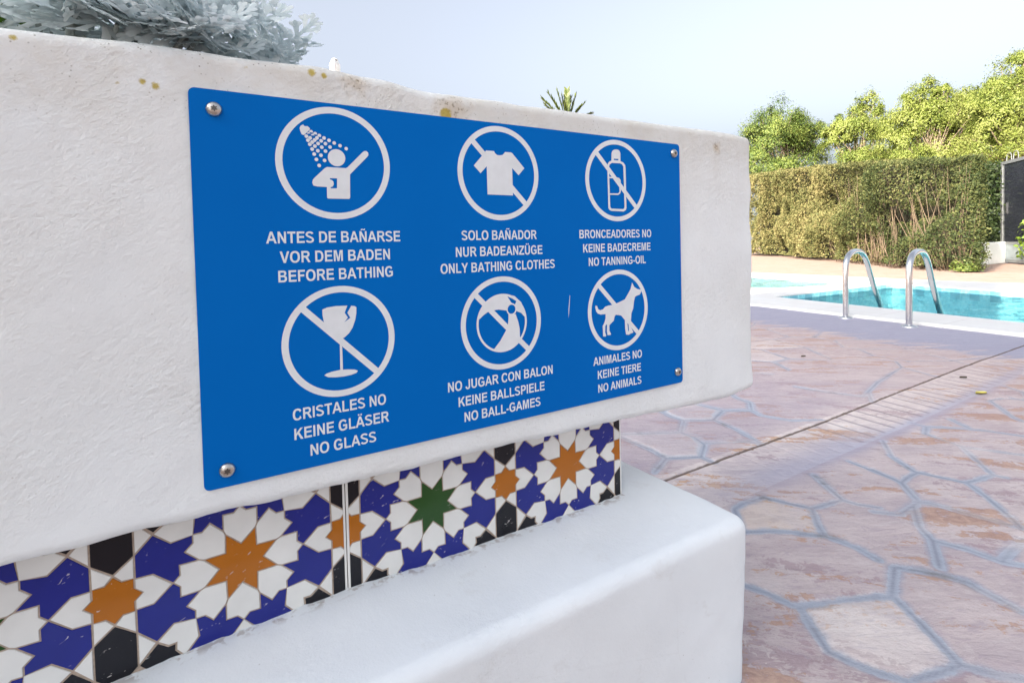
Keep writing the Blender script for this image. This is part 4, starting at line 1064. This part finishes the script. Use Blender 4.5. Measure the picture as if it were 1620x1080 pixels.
def tree(name, label, base, blobs, nleaf, leaf, mat, group, seed, nclump=46, cr=.26, trunk_r=.11):
    rng = np.random.default_rng(seed); rd = random.Random(seed)
    root = empty(name, (base[0], base[1], 0)); tag(root, label, 'tree', group)
    tot = sum(b[3] * b[4] * b[5] for b in blobs); Cs = []; Ns = []; ends = []
    for b in blobs:
        c = np.array(b[:3]); r = np.array(b[3:6]); frac = b[3] * b[4] * b[5] / tot
        nc = max(8, int(nclump * frac ** .8))
        for k in range(nc):
            d = rng.normal(size=3); d /= np.linalg.norm(d)
            if d[2] < -.5: d[2] *= -.5
            q = c + d * r * rng.uniform(.55, 1.05)
            rr = r.mean() * cr * rng.uniform(.6, 1.4)
            n = int(nleaf * frac / nc * rng.uniform(.5, 1.5))
            e = rng.normal(size=(n, 3)) * rr * np.array([.62, .62, .5])
            e[:, 2] -= .35 * (e[:, 0] ** 2 + e[:, 1] ** 2) / rr
            Cs.append(q + e); Ns.append(rng.normal(size=(n, 3)) * .42 + d * .8 + np.array([0, 0, .4]) + e / rr * .7)
            if rd.random() < .5: ends.append(q)
    C = np.concatenate(Cs); Nn = np.concatenate(Ns)
    V, F = leaf_cloud(C, Nn, leaf * rng.uniform(.6, 1.3, len(C)), rng, .5)
    big_mesh('crown', V, F, mat, root)
    mb = MB(); bx, by = base
    mid = np.mean([b[:3] for b in blobs], axis=0)
    fork = Vector((bx + (mid[0] - bx) * .35, by + (mid[1] - by) * .35, min(mid[2] * .62, 3.6)))
    mb.tube([(bx, by, 0), (bx + .03, by + .02, .3), fork * .5 + Vector((bx, by, 0)) * .5 + Vector((.05, -.04, 0)), fork], [trunk_r * 1.3, trunk_r, trunk_r * .9, trunk_r * .8], 10)
    for q in ends:
        q = Vector(q); m_ = fork.lerp(q, .5) + Vector((rd.uniform(-.2, .2), rd.uniform(-.2, .2), rd.uniform(0, .25)))
        mb.tube([fork, m_, q], [trunk_r * .36, trunk_r * .2, trunk_r * .06], 6)
    mb.build('trunk', M_BARK, root, True)
    return root
def at_px(u, v, depth):
    x = (u - 810) / 832.24; y = (v - 412) / 832.24
    return CAM + (RX * x - RU * y - RB) * depth
def blob(u, v, depth, ru, rv):
    p = at_px(u, v, depth); s = depth / 832.24
    return (p.x, p.y, p.z, ru * s, ru * s, rv * s)
G1 = 'trees behind the clipped hedge'
D1 = 27.0
tree('broadleaf_tree', 'dark bushy tree just right of the white wall with lit left side', at_px(1240, 380, D1)[:2], [blob(1222, 222, D1, 50, 48), blob(1262, 240, D1 + .8, 42, 50), blob(1235, 190, D1, 40, 32), blob(1200, 255, D1 - .5, 36, 36), blob(1280, 208, D1 + .5, 26, 26), blob(1235, 265, D1 - .6, 55, 18)], 46000, .10, M_LT2, G1, 21, 120, .25)
D2 = 25.0
tree('broadleaf_tree', 'loose crowned tree with open sky gaps, second from the white wall', at_px(1352, 380, D2)[:2], [blob(1340, 205, D2, 34, 32), blob(1375, 172, D2, 26, 26), blob(1385, 205, D2, 26, 30), blob(1320, 220, D2, 24, 24), blob(1352, 250, D2, 42, 18)], 28000, .095, M_LT1, G1, 22, 80, .24)
D3 = 22.0
tree('broadleaf_tree', 'wide yellow green tree rising behind the middle of the hedge', at_px(1465, 380, D3)[:2], [blob(1450, 195, D3, 46, 46), blob(1495, 180, D3, 48, 42), blob(1425, 225, D3, 32, 34), blob(1520, 225, D3, 40, 36), blob(1470, 150, D3, 34, 26), blob(1540, 165, D3 + .5, 40, 40), blob(1500, 250, D3 - 1, 60, 22), blob(1430, 252, D3 - 1, 45, 20), blob(1560, 225, D3 - .5, 34, 34)], 72000, .088, M_LT3, G1, 23, 190, .22)
D4 = 18.5
tree('broadleaf_tree', 'tallest yellow green tree behind the gate at the right edge', at_px(1625, 380, D4)[:2], [blob(1600, 155, D4, 55, 62), blob(1655, 130, D4, 60, 66), blob(1575, 205, D4, 42, 42), blob(1640, 210, D4, 62, 46), blob(1620, 105, D4, 36, 30), blob(1700, 170, D4, 60, 70), blob(1590, 245, D4 - .6, 60, 24), blob(1565, 190, D4, 36, 44)], 82000, .075, M_LT3, G1, 24, 190, .22)
D5 = 34.0
tree('broadleaf_tree', 'distant darker tree seen through the gap between the crowns', at_px(1420, 380, D5)[:2], [blob(1400, 255, D5, 60, 34), blob(1480, 240, D5, 60, 40)], 11000, .16, M_LT2, G1, 25, 46, .28)

# ------------------------------------------------------------------ hedge
HB = [(23.0, 15.2), (21.5, 13.75), (16.3, 7.95), (12.78, 4.80), (11.93, 3.06), (11.95, 2.96)]
HH = [3.75, 3.62, 2.88, 2.28, 2.09, 2.05]
hb = np.array(HB); seg = np.hypot(*np.diff(hb, axis=0).T); cum = np.concatenate([[0], np.cumsum(seg)]); LT = cum[-1]
def hedge_pt(s, dep):
    x = np.interp(s, cum, hb[:, 0]); y = np.interp(s, cum, hb[:, 1])
    x2 = np.interp(np.minimum(s + .3, LT), cum, hb[:, 0]); y2 = np.interp(np.minimum(s + .3, LT), cum, hb[:, 1])
    dep = dep * np.clip((LT - s) / 1.3 + .12, 0, 1)
    x1 = np.interp(np.maximum(s - .3, 0), cum, hb[:, 0]); y1 = np.interp(np.maximum(s - .3, 0), cum, hb[:, 1])
    tx, ty = x2 - x1, y2 - y1; L = np.hypot(tx, ty) + 1e-9
    # inward normal (away from the pools)
    return x - ty / L * dep * 1.0, y + tx / L * dep * 1.0, tx / L, ty / L
hedge = empty('clipped_hedge', (16.0, 8.3, 0)); tag(hedge, 'long clipped hedge with bare brown stems toward its right end', 'hedge')
rng = np.random.default_rng(8)
def hedge_leaves(N, face, seed):
    rng = np.random.default_rng(seed)
    u = rng.uniform(0, 1, N); s = LT * (1 - (1 - u) ** 1.0)
    hh = np.interp(s, cum, HH)
    if face == 'front':
        zf = rng.uniform(.0, 1, N); z = .10 + zf * (hh - .10)
        d = np.abs(rng.normal(0, .11, N)) + .02
        # sparse foot and pockets
        nn = np.array([noise.noise((a * 1.1, b * 1.4, 0)) + .5 * noise.noise((a * 3.7, b * 3.7, 4)) for a, b in zip(s, z)])
        n2 = np.array([noise.noise((a * .55, b * .8, 8)) for a, b in zip(s, z)])
        d = d + np.clip(nn, -.15, 1) * .50 + np.clip(n2, -.35, .7) * .62 - .02
        foot = rng.uniform(0, 1, N) < (1 - np.clip((.55 - z) / .55, 0, 1) * .6)
        right = np.clip((s - LT * .62) / (LT * .30), 0, 1)
        keep = foot & (rng.uniform(0, 1, N) > right * .42 * (1 - zf * .5)) & (nn < .48)
        nz = np.stack([np.zeros(N), np.zeros(N), np.full(N, .35)], 1)
    else:
        d = rng.uniform(0, 1.1, N); z = hh - np.abs(rng.normal(0, .05, N)) + .02 * rng.normal(size=N); keep = np.ones(N, bool)
        nz = np.stack([np.zeros(N), np.zeros(N), np.full(N, 1.2)], 1)
    wv = np.array([noise.noise((a * 1.6, 3, 1)) * .09 + noise.noise((a * 5, 7, 1)) * .045 for a in s]); z = z + wv * np.clip(z / hh, 0, 1) ** 3
    s, z, d, nz, hh = s[keep], z[keep], d[keep], nz[keep], hh[keep]
    # hand clipped: the top edge is soft
    d = d + np.clip((z - hh + .12) / .12, 0, 1) ** 2 * .10
    sg = -1
    x, y, tx, ty = hedge_pt(s, d * -1.0 if False else d)
    return s, x, y, z, tx, ty, nz
def build_hedge():
    parts = []
    for face, N, sd in (('front', 120000, 1), ('top', 20000, 2)):
        s, x, y, z, tx, ty, nz = hedge_leaves(N, face, sd)
        C = np.stack([x, y, z], 1); r2 = np.random.default_rng(sd + 9)
        n = r2.normal(size=C.shape) * .48 + nz + np.stack([ty, -tx, np.zeros(len(tx))], 1) * .7
        V, F = leaf_cloud(C, n, r2.uniform(.030, .062, len(C)) * (1 + .7 * (1 - s / LT)), r2, .5)
        parts.append((V, F))
    r3 = np.random.default_rng(77); N = 5200
    zz = r3.uniform(.05, 2.08, N); e0 = np.array([11.98, 2.93]); view = np.array([.89, .46]); 
    dd_ = r3.uniform(0, .75, N); lump = np.array([noise.noise((a * 3, b * 3, 5)) for a, b in zip(zz, dd_)])
    C = np.column_stack([e0[0] + view[0] * dd_ + r3.normal(0, .05, N) - .04 * lump, e0[1] + view[1] * dd_ + r3.normal(0, .05, N) + .10 * lump, zz])
    V_, F_ = leaf_cloud(C, r3.normal(size=C.shape) + np.array([.2, -.8, .3]), r3.uniform(.03, .062, N), r3, .5)
    parts[0] = (np.concatenate([parts[0][0], V_]), np.concatenate([parts[0][1], F_ + len(parts[0][0])]))
    V = np.concatenate([p[0] for p in parts]); off_ = len(parts[0][0]); F = np.concatenate([parts[0][1], parts[1][1] + off_])
    return V, F
def hedge_mat():
    t = NT('hedge leaf'); v = t.coord(); g = t.n('NewGeometry')
    sp = t.n('SeparateXYZ'); t.l(v, sp.inputs[0])
    # leaf colour yellower along the far stretch, darker olive toward the gate end
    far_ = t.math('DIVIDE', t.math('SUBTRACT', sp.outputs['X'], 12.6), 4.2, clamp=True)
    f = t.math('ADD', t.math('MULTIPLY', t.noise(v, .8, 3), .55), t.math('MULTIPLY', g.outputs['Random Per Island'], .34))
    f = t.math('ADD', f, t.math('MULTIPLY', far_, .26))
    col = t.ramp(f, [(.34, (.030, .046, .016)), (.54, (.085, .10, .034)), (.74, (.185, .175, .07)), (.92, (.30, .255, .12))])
    t.base(col, .6); t.b.inputs['Specular IOR Level'].default_value = .2
    tr = t.n('BsdfTranslucent'); t.l(col, tr.inputs['Color'])
    mx = t.n('MixShader'); mx.inputs[0].default_value = .2
    t.l(t.b.outputs[0], mx.inputs[1]); t.l(tr.outputs[0], mx.inputs[2]); t.l(mx.outputs[0], t.out.inputs['Surface'])
    return t.m
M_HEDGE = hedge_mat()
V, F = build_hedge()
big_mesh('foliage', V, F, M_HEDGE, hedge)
# twiggy inside as a sheet, shade put in its dark colour, seen in gaps
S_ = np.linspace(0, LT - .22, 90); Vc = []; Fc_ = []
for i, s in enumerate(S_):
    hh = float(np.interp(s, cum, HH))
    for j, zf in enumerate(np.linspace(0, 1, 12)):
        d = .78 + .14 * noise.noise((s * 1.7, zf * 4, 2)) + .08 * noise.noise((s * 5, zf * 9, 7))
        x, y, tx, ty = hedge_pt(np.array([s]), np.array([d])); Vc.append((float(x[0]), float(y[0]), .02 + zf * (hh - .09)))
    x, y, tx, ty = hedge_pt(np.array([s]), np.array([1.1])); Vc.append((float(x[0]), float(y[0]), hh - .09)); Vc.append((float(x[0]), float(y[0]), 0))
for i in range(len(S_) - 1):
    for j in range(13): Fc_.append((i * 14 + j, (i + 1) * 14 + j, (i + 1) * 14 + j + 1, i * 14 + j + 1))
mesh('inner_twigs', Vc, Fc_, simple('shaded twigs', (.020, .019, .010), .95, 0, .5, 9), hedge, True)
M_TWIG = simple('pale brown twig', (.15, .11, .075), .85, 0, .25, 25)
tw = MB(); rd = random.Random(5)
cl_ = [(LT * q, w) for q, w in ((.42, .3), (.46, .25), (.50, .4), (.54, .25), (.58, .3), (.63, .5), (.665, .5), (.70, .9), (.75, 1), (.79, .9), (.83, 1), (.87, 1), (.91, 1), (.945, 1), (.975, .9))]
for c0_, wgt in cl_:
    for i in range(int(15 * wgt)):
        s = c0_ + rd.uniform(-.08, .08); hh = float(np.interp(min(s, LT), cum, HH)); d0 = rd.uniform(.10, .34)
        lean = rd.gauss(0, .42); top = hh * rd.uniform(.35, .97) * (1 if wgt > .6 else .5)
        pts = []; kink = rd.uniform(-.10, .10)
        for k in range(6):
            q = k / 5
            x, y, tx, ty = hedge_pt(np.array([min(LT - .01, max(0, s + lean * q + kink * math.sin(q * 5) * .5))]), np.array([d0 + .08 - .16 * q + .03 * math.sin(q * 7 + i)]))
            pts.append((float(x[0]), float(y[0]), .01 + top * q))
        r = rd.uniform(.003, .010); tw.tube(pts, [r, r * .9, r * .75, r * .6, r * .4, r * .2], 5)
tw.build('stems', M_TWIG, hedge, True)

def shrub(name, label, c, r, h, N, leaf, mat, seed, cat='shrub'):
    rng = np.random.default_rng(seed); root = empty(name, (c[0], c[1], 0)); tag(root, label, cat)
    d = rng.normal(size=(N, 3)); d /= np.linalg.norm(d, axis=1, keepdims=True); d[:, 2] = np.abs(d[:, 2])
    k = rng.uniform(.35, 1.05, (N, 1)); lump = np.array([1 + .35 * noise.noise(tuple(q * 2.6)) for q in d])[:, None]
    C = np.array([c[0], c[1], h * .12]) + d * k * lump * np.array([r, r, h * .85])
    V, F = leaf_cloud(C, d + rng.normal(size=(N, 3)) * .6 + np.array([0, 0, .4]), leaf * rng.uniform(.6, 1.3, N), rng, .5)
    big_mesh('foliage', V, F, mat, root)
    mb = MB()
    for i in range(14):
        a = rng.uniform(0, 6.28); q = rng.uniform(.3, .8)
        mb.tube([(c[0], c[1], 0), (c[0] + r * q * .4 * math.cos(a), c[1] + r * q * .4 * math.sin(a), h * .4), (c[0] + r * q * math.cos(a), c[1] + r * q * math.sin(a), h * .8)], [.015, .01, .005], 5)
    mb.build('stems', M_TWIG, root)
    return root
pS = at_px(1528, 428, 9.6)
shrub('green_shrub', 'small rounded green shrub at the foot of the right end of the hedge', (pS.x, pS.y), .22, .26, 1100, .05, M_LT2, 31)
pB = at_px(1662, 380, 11.0)
shrub('leafy_shrub', 'bright green leafy shrub in front of the gate at the right edge', (pB.x, pB.y), .50, 1.25, 2400, .10, leaf_mat('lime shrub leaf', (.09, .17, .02), (.17, .28, .03), (.28, .38, .06), 3, .45, .4), 32)

# ------------------------------------------------------------------ gate, low wall, dark screen beside it
GA = Vector((16.33, 3.86, 0)); GBv = Vector((15.45, 3.16, 0)); gd_ = (GBv - GA).normalized(); gn = Vector((gd_.y, -gd_.x, 0)); gn = gn if gn.x < 0 else -gn
M_FRAME = simple('grey painted metal', (.20, .215, .23), .45, .4, .1, 30)
M_PANEL = simple('pale blue grey sheet', (.24, .28, .31), .5, .2, .12, 6)
def glass_mat():
    t = NT('dark gate glass'); v = t.coord()
    return t.base(t.mix(t.noise(v, 2, 3), (.012, .014, .022), (.03, .034, .045)), .12, None, spec=.5)
M_GLASS = glass_mat()
gate = empty('garden_gate', (GA.x, GA.y, 0)); tag(gate, 'grey metal gate with dark glass above a pale panel at the right edge', 'gate')
GW = 1.12; GHt = 2.36
def gbox(mb, u0, u1, d0, d1, z0, z1, mi=0):
    V = [GA + gd_ * u + gn * d + Vector((0, 0, z)) for u in (u0, u1) for d in (d0, d1) for z in (z0, z1)]
    mb.add(V, [(0, 1, 3, 2), (4, 6, 7, 5), (0, 4, 5, 1), (2, 3, 7, 6), (0, 2, 6, 4), (1, 5, 7, 3)], mi)
mb = MB(); gbox(mb, 0, .075, -.03, .03, 0, GHt); gbox(mb, GW - .075, GW, -.03, .03, 0, GHt); gbox(mb, .075, GW - .075, -.03, .03, GHt - .07, GHt); gbox(mb, .075, GW - .075, -.03, .03, .03, .10); gbox(mb, .075, GW - .075, -.027, .027, .44, .49)
mb.build('frame', M_FRAME, gate)
mb = MB(); gbox(mb, .07, GW - .07, -.008, .008, .485, GHt - .065); mb.build('glass', M_GLASS, gate)
mb = MB(); gbox(mb, .07, GW - .07, -.012, .012, .095, .445); gbox(mb, .13, GW - .13, .012, .018, .14, .40); mb.build('lower_panel', M_PANEL, gate)
mb = MB(); gbox(mb, .20, .235, .008, .03, 1.15, 1.40); mb.tube([GA + gd_ * .217 + gn * .03 + Vector((0, 0, 1.30)), GA + gd_ * .217 + gn * .06 + Vector((0, 0, 1.30)), GA + gd_ * .30 + gn * .06 + Vector((0, 0, 1.295))], .009, 8); mb.build('handle', M_STEEL, gate)
mb = MB()
for u in (.20, .48):
    pts = [GA + gd_ * (u + .10 * (1 - math.cos(a))) + Vector((0, 0, GHt + .10 * math.sin(a) + (.08 if 0 < a < math.pi else 0))) for a in np.linspace(0, math.pi, 11)]
    mb.tube(pts, .008, 8)
mb.build('hoop', M_FRAME, gate)
lw = MB()
Wd = Vector((-gd_.x, -gd_.y, 0)); wo = GA - gd_ * .03
# low white wall from the gate post toward the hedge
P0 = wo; P1 = Vector((14.55, 3.98, 0)); dd = (P1 - P0).normalized(); pn = Vector((-dd.y, dd.x, 0)); 
V = [P0 + pn * a + Vector((0, 0, z)) for a in (-.13, .13) for z in (0, .50)] + [P1 + pn * a + Vector((0, 0, z)) for a in (-.13, .13) for z in (0, .50)]
lw.add(V, [(0, 1, 3, 2), (4, 6, 7, 5), (0, 4, 5, 1), (2, 3, 7, 6), (0, 2, 6, 4), (1, 5, 7, 3)])
o = lw.build('low_wall', M_WHITE); tag(o, 'low white wall between the hedge end and the gate', 'wall')
mdv = o.modifiers.new('bevel', 'BEVEL'); mdv.width = .02; mdv.segments = 3
# shadowed foliage between hedge and gate, its shade put in a dark leaf colour
cl_root = empty('shaded_gap_foliage', (15.6, 4.1, 0)); tag(cl_root, 'dark foliage filling the gap between hedge and gate, its shade put in the leaf colour', 'shrub')
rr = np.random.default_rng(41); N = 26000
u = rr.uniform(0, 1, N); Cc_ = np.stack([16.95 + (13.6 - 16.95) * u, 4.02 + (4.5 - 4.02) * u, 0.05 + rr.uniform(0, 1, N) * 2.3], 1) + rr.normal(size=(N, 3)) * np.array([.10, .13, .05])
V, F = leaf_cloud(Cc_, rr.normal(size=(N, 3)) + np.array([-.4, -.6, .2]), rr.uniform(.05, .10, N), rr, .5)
big_mesh('foliage', V, F, leaf_mat('shade dark leaf', (.012, .024, .008), (.022, .04, .012), (.04, .06, .02), 2, .5, .1), cl_root)
mb = MB()
for k in range(9):
    q = k / 8; b = Vector((16.2 + (13.4 - 16.2) * q, 4.22 + .36 * q, 0)); mb.tube([b, b + Vector((.1, .02, .9)), b + Vector((-.15, -.12, 1.7 + .4 * (k % 2)))], [.03, .022, .010], 6)
mb.build('stems', M_TWIG, cl_root)

# ------------------------------------------------------------------ palm behind the wall
M_PALM = leaf_mat('palm frond', (.03, .048, .012), (.07, .10, .022), (.13, .155, .035), 4, .45, .25)
palm = empty('fan_palm', (9.35, 11.3, 0)); tag(palm, 'small palm whose frond tips show above the middle of the wall rim', 'palm')
mb = MB(); rd = random.Random(12); pc = Vector((9.35, 11.35, 4.06))
mb.tube([(9.35, 11.35, 0), (9.33, 11.33, 1.6), (9.36, 11.36, 3.0), pc], [.20, .16, .15, .17], 12)
mb.build('trunk', simple('palm trunk', (.20, .15, .10), .95, 0, .4, 30), palm, True)
pf = MB()
def frond(d, L, w, droop):
    d = Vector(d).normalized(); side = d.cross(Vector((0, 0, 1))).normalized(); 
    rib = []
    for k in range(9):
        q = k / 8; rib.append(pc + d * L * q + Vector((0, 0, -droop * q * q * L)))
    pf.tube(rib, [.018, .016, .014, .012, .010, .008, .006, .004, .002], 5)
    for k in range(2, 34):
        q = .15 + .85 * k / 34; i = min(7, int(q * 8)); p = rib[i].lerp(rib[i + 1], q * 8 - i); t_ = (rib[i + 1] - rib[i]).normalized()
        for s in (1, -1):
            e = (t_ * .75 + side * s * .55 + t_.cross(side) * rd.uniform(-.3, .1)).normalized(); l = w * (1.1 - .6 * abs(q - .45)) * rd.uniform(.8, 1.1)
            n_ = e.cross(t_).normalized(); wd = t_ * .040
            pf.add([p - wd, p + wd, p + e * l * .6 + wd * .7, p + e * l * .6 - wd * .7, p + e * l], [(0, 1, 2, 3), (3, 2, 4)])
def aim(u, v, D=15.0): return at_px(u, v, D) - pc
for (u, v), dr in (((857, 150), .10), ((866, 143), .04), ((880, 139), .02), ((897, 138), .02), ((912, 145), .05), ((925, 158), .10), ((948, 176), .25), ((962, 190), .4), ((840, 172), .3), ((820, 200), .4), ((872, 150), .05), ((888, 147), .04), ((904, 150), .05), ((862, 160), .12), ((918, 164), .12), ((934, 172), .2)):
    a = aim(u, v); frond(a, a.length * (.95 + dr * .5) + .0, .19, dr)
for k in range(16):
    a = 2 * math.pi * k / 16 + rd.uniform(-.2, .2); e = rd.uniform(-.5, .25)
    frond((math.cos(a), math.sin(a), e), rd.uniform(.8, 1.05), .24, .35)
pf.build('fronds', M_PALM, palm)

# ------------------------------------------------------------------ house behind the wall: only its chimney shows
hs = empty('white_house', (3.3, 14.2, 0)); tag(hs, 'white house behind the wall with only its square chimney showing over the rim', 'house')
mb = MB(); mb.box(1.2, 5.4, 12.2, 17.0, 0, 3.9); mb.box(1.1, 5.5, 12.1, 17.1, 3.9, 4.02); mb.build('wall', M_WHITE, hs)
c0 = at_px(530.0, 112, 13.0); rot_z = math.radians(28)
def cbox(mb, hx, z0, z1, hx2=None):
    hx2 = hx2 or hx; V = []
    for z, h in ((z0, hx), (z1, hx2)):
        for sx, sy in ((-1, -1), (1, -1), (1, 1), (-1, 1)):
            x, y = sx * h, sy * h; V.append((c0.x + x * math.cos(rot_z) - y * math.sin(rot_z), c0.y + x * math.sin(rot_z) + y * math.cos(rot_z), z))
    mb.add(V, [(0, 1, 5, 4), (1, 2, 6, 5), (2, 3, 7, 6), (3, 0, 4, 7), (4, 5, 6, 7), (3, 2, 1, 0)])
zt = at_px(530, 93, 13.0).z
mb = MB(); cbox(mb, .088, 4.0, zt - .145); cbox(mb, .088, zt - .145, zt - .06, .058); cbox(mb, .058, zt - .06, zt - .015, .052); cbox(mb, .052, zt - .015, zt, .03)
ch = mb.build('chimney', M_WHITE, hs)
mb = MB(); q = Vector((math.sin(rot_z), -math.cos(rot_z), 0)); px_ = Vector((math.cos(rot_z), math.sin(rot_z), 0)); cc = Vector((c0.x, c0.y, zt - .055)) + q * .0605
mb.add([cc + px_ * a + Vector((0, 0, b)) for a, b in ((-.03, -.016), (.03, -.016), (.03, .018), (-.03, .018))], [(0, 1, 2, 3)]); mb.build('chimney_opening', simple('shaded flue', (.25, .24, .24), .9), ch)  # flat patch, the shade of the opening put in its grey
mb = MB(); mb.box(2.2, 3.2, 12.185, 12.197, 1.0, 2.2); mb.build('window', M_GLASS, hs)

# ------------------------------------------------------------------ unseen building added behind the camera to shade the deck
bh = empty('shade_building', (-12, -4, 0)); tag(bh, 'plain white building added out of view on the left to shade the deck', 'building')
mb = MB(); mb.box(-14, -8, BY0, BY1, 0, BH); mb.build('wall', M_WHITE, bh)
for fz in (1.0, 3.8, 6.6):
    mb = MB(); mb.box(-7.995, -7.985, -1.7, -.7, fz, fz + 1.3); mb.build('window', M_GLASS, bh)

# ------------------------------------------------------------------ fallen leaves on the deck
M_YL = simple('yellow fallen leaf', (.55, .47, .10), .6, 0, .15, 60)
M_BL = simple('dry brown leaf', (.07, .05, .03), .8, 0, .3, 60)
def fallen(x, y, L, rz, mat, label, group=None):
    V = []; F = []; c, s = math.cos(rz), math.sin(rz)
    for a, w in ((-.5, .02), (-.3, .2), (0, .3), (.3, .2), (.5, .02)):
        for q in (-1, 0, 1):
            px, py = a * L, q * w * L; V.append((x + px * c - py * s, y + px * s + py * c, .0075 + abs(q) * .16 * L + .1 * L * a * a))
    for k in range(4): F += [(3 * k, 3 * k + 1, 3 * k + 4, 3 * k + 3), (3 * k + 1, 3 * k + 2, 3 * k + 5, 3 * k + 4)]
    o = mesh('fallen_leaf', V, F, mat, None, True); tag(o, label, 'leaf', group)
fallen(2.83, .235, .05, -.5, M_YL, 'yellow fallen leaf lying on the paving right of the straight joint')
fallen(2.975, 1.07, .034, -.2, M_BL, 'dark dry leaf lying alone on the paving near the wall corner')
fallen(3.09, .378, .034, -.6, M_BL, 'small dark dry leaf lying just right of the straight joint')
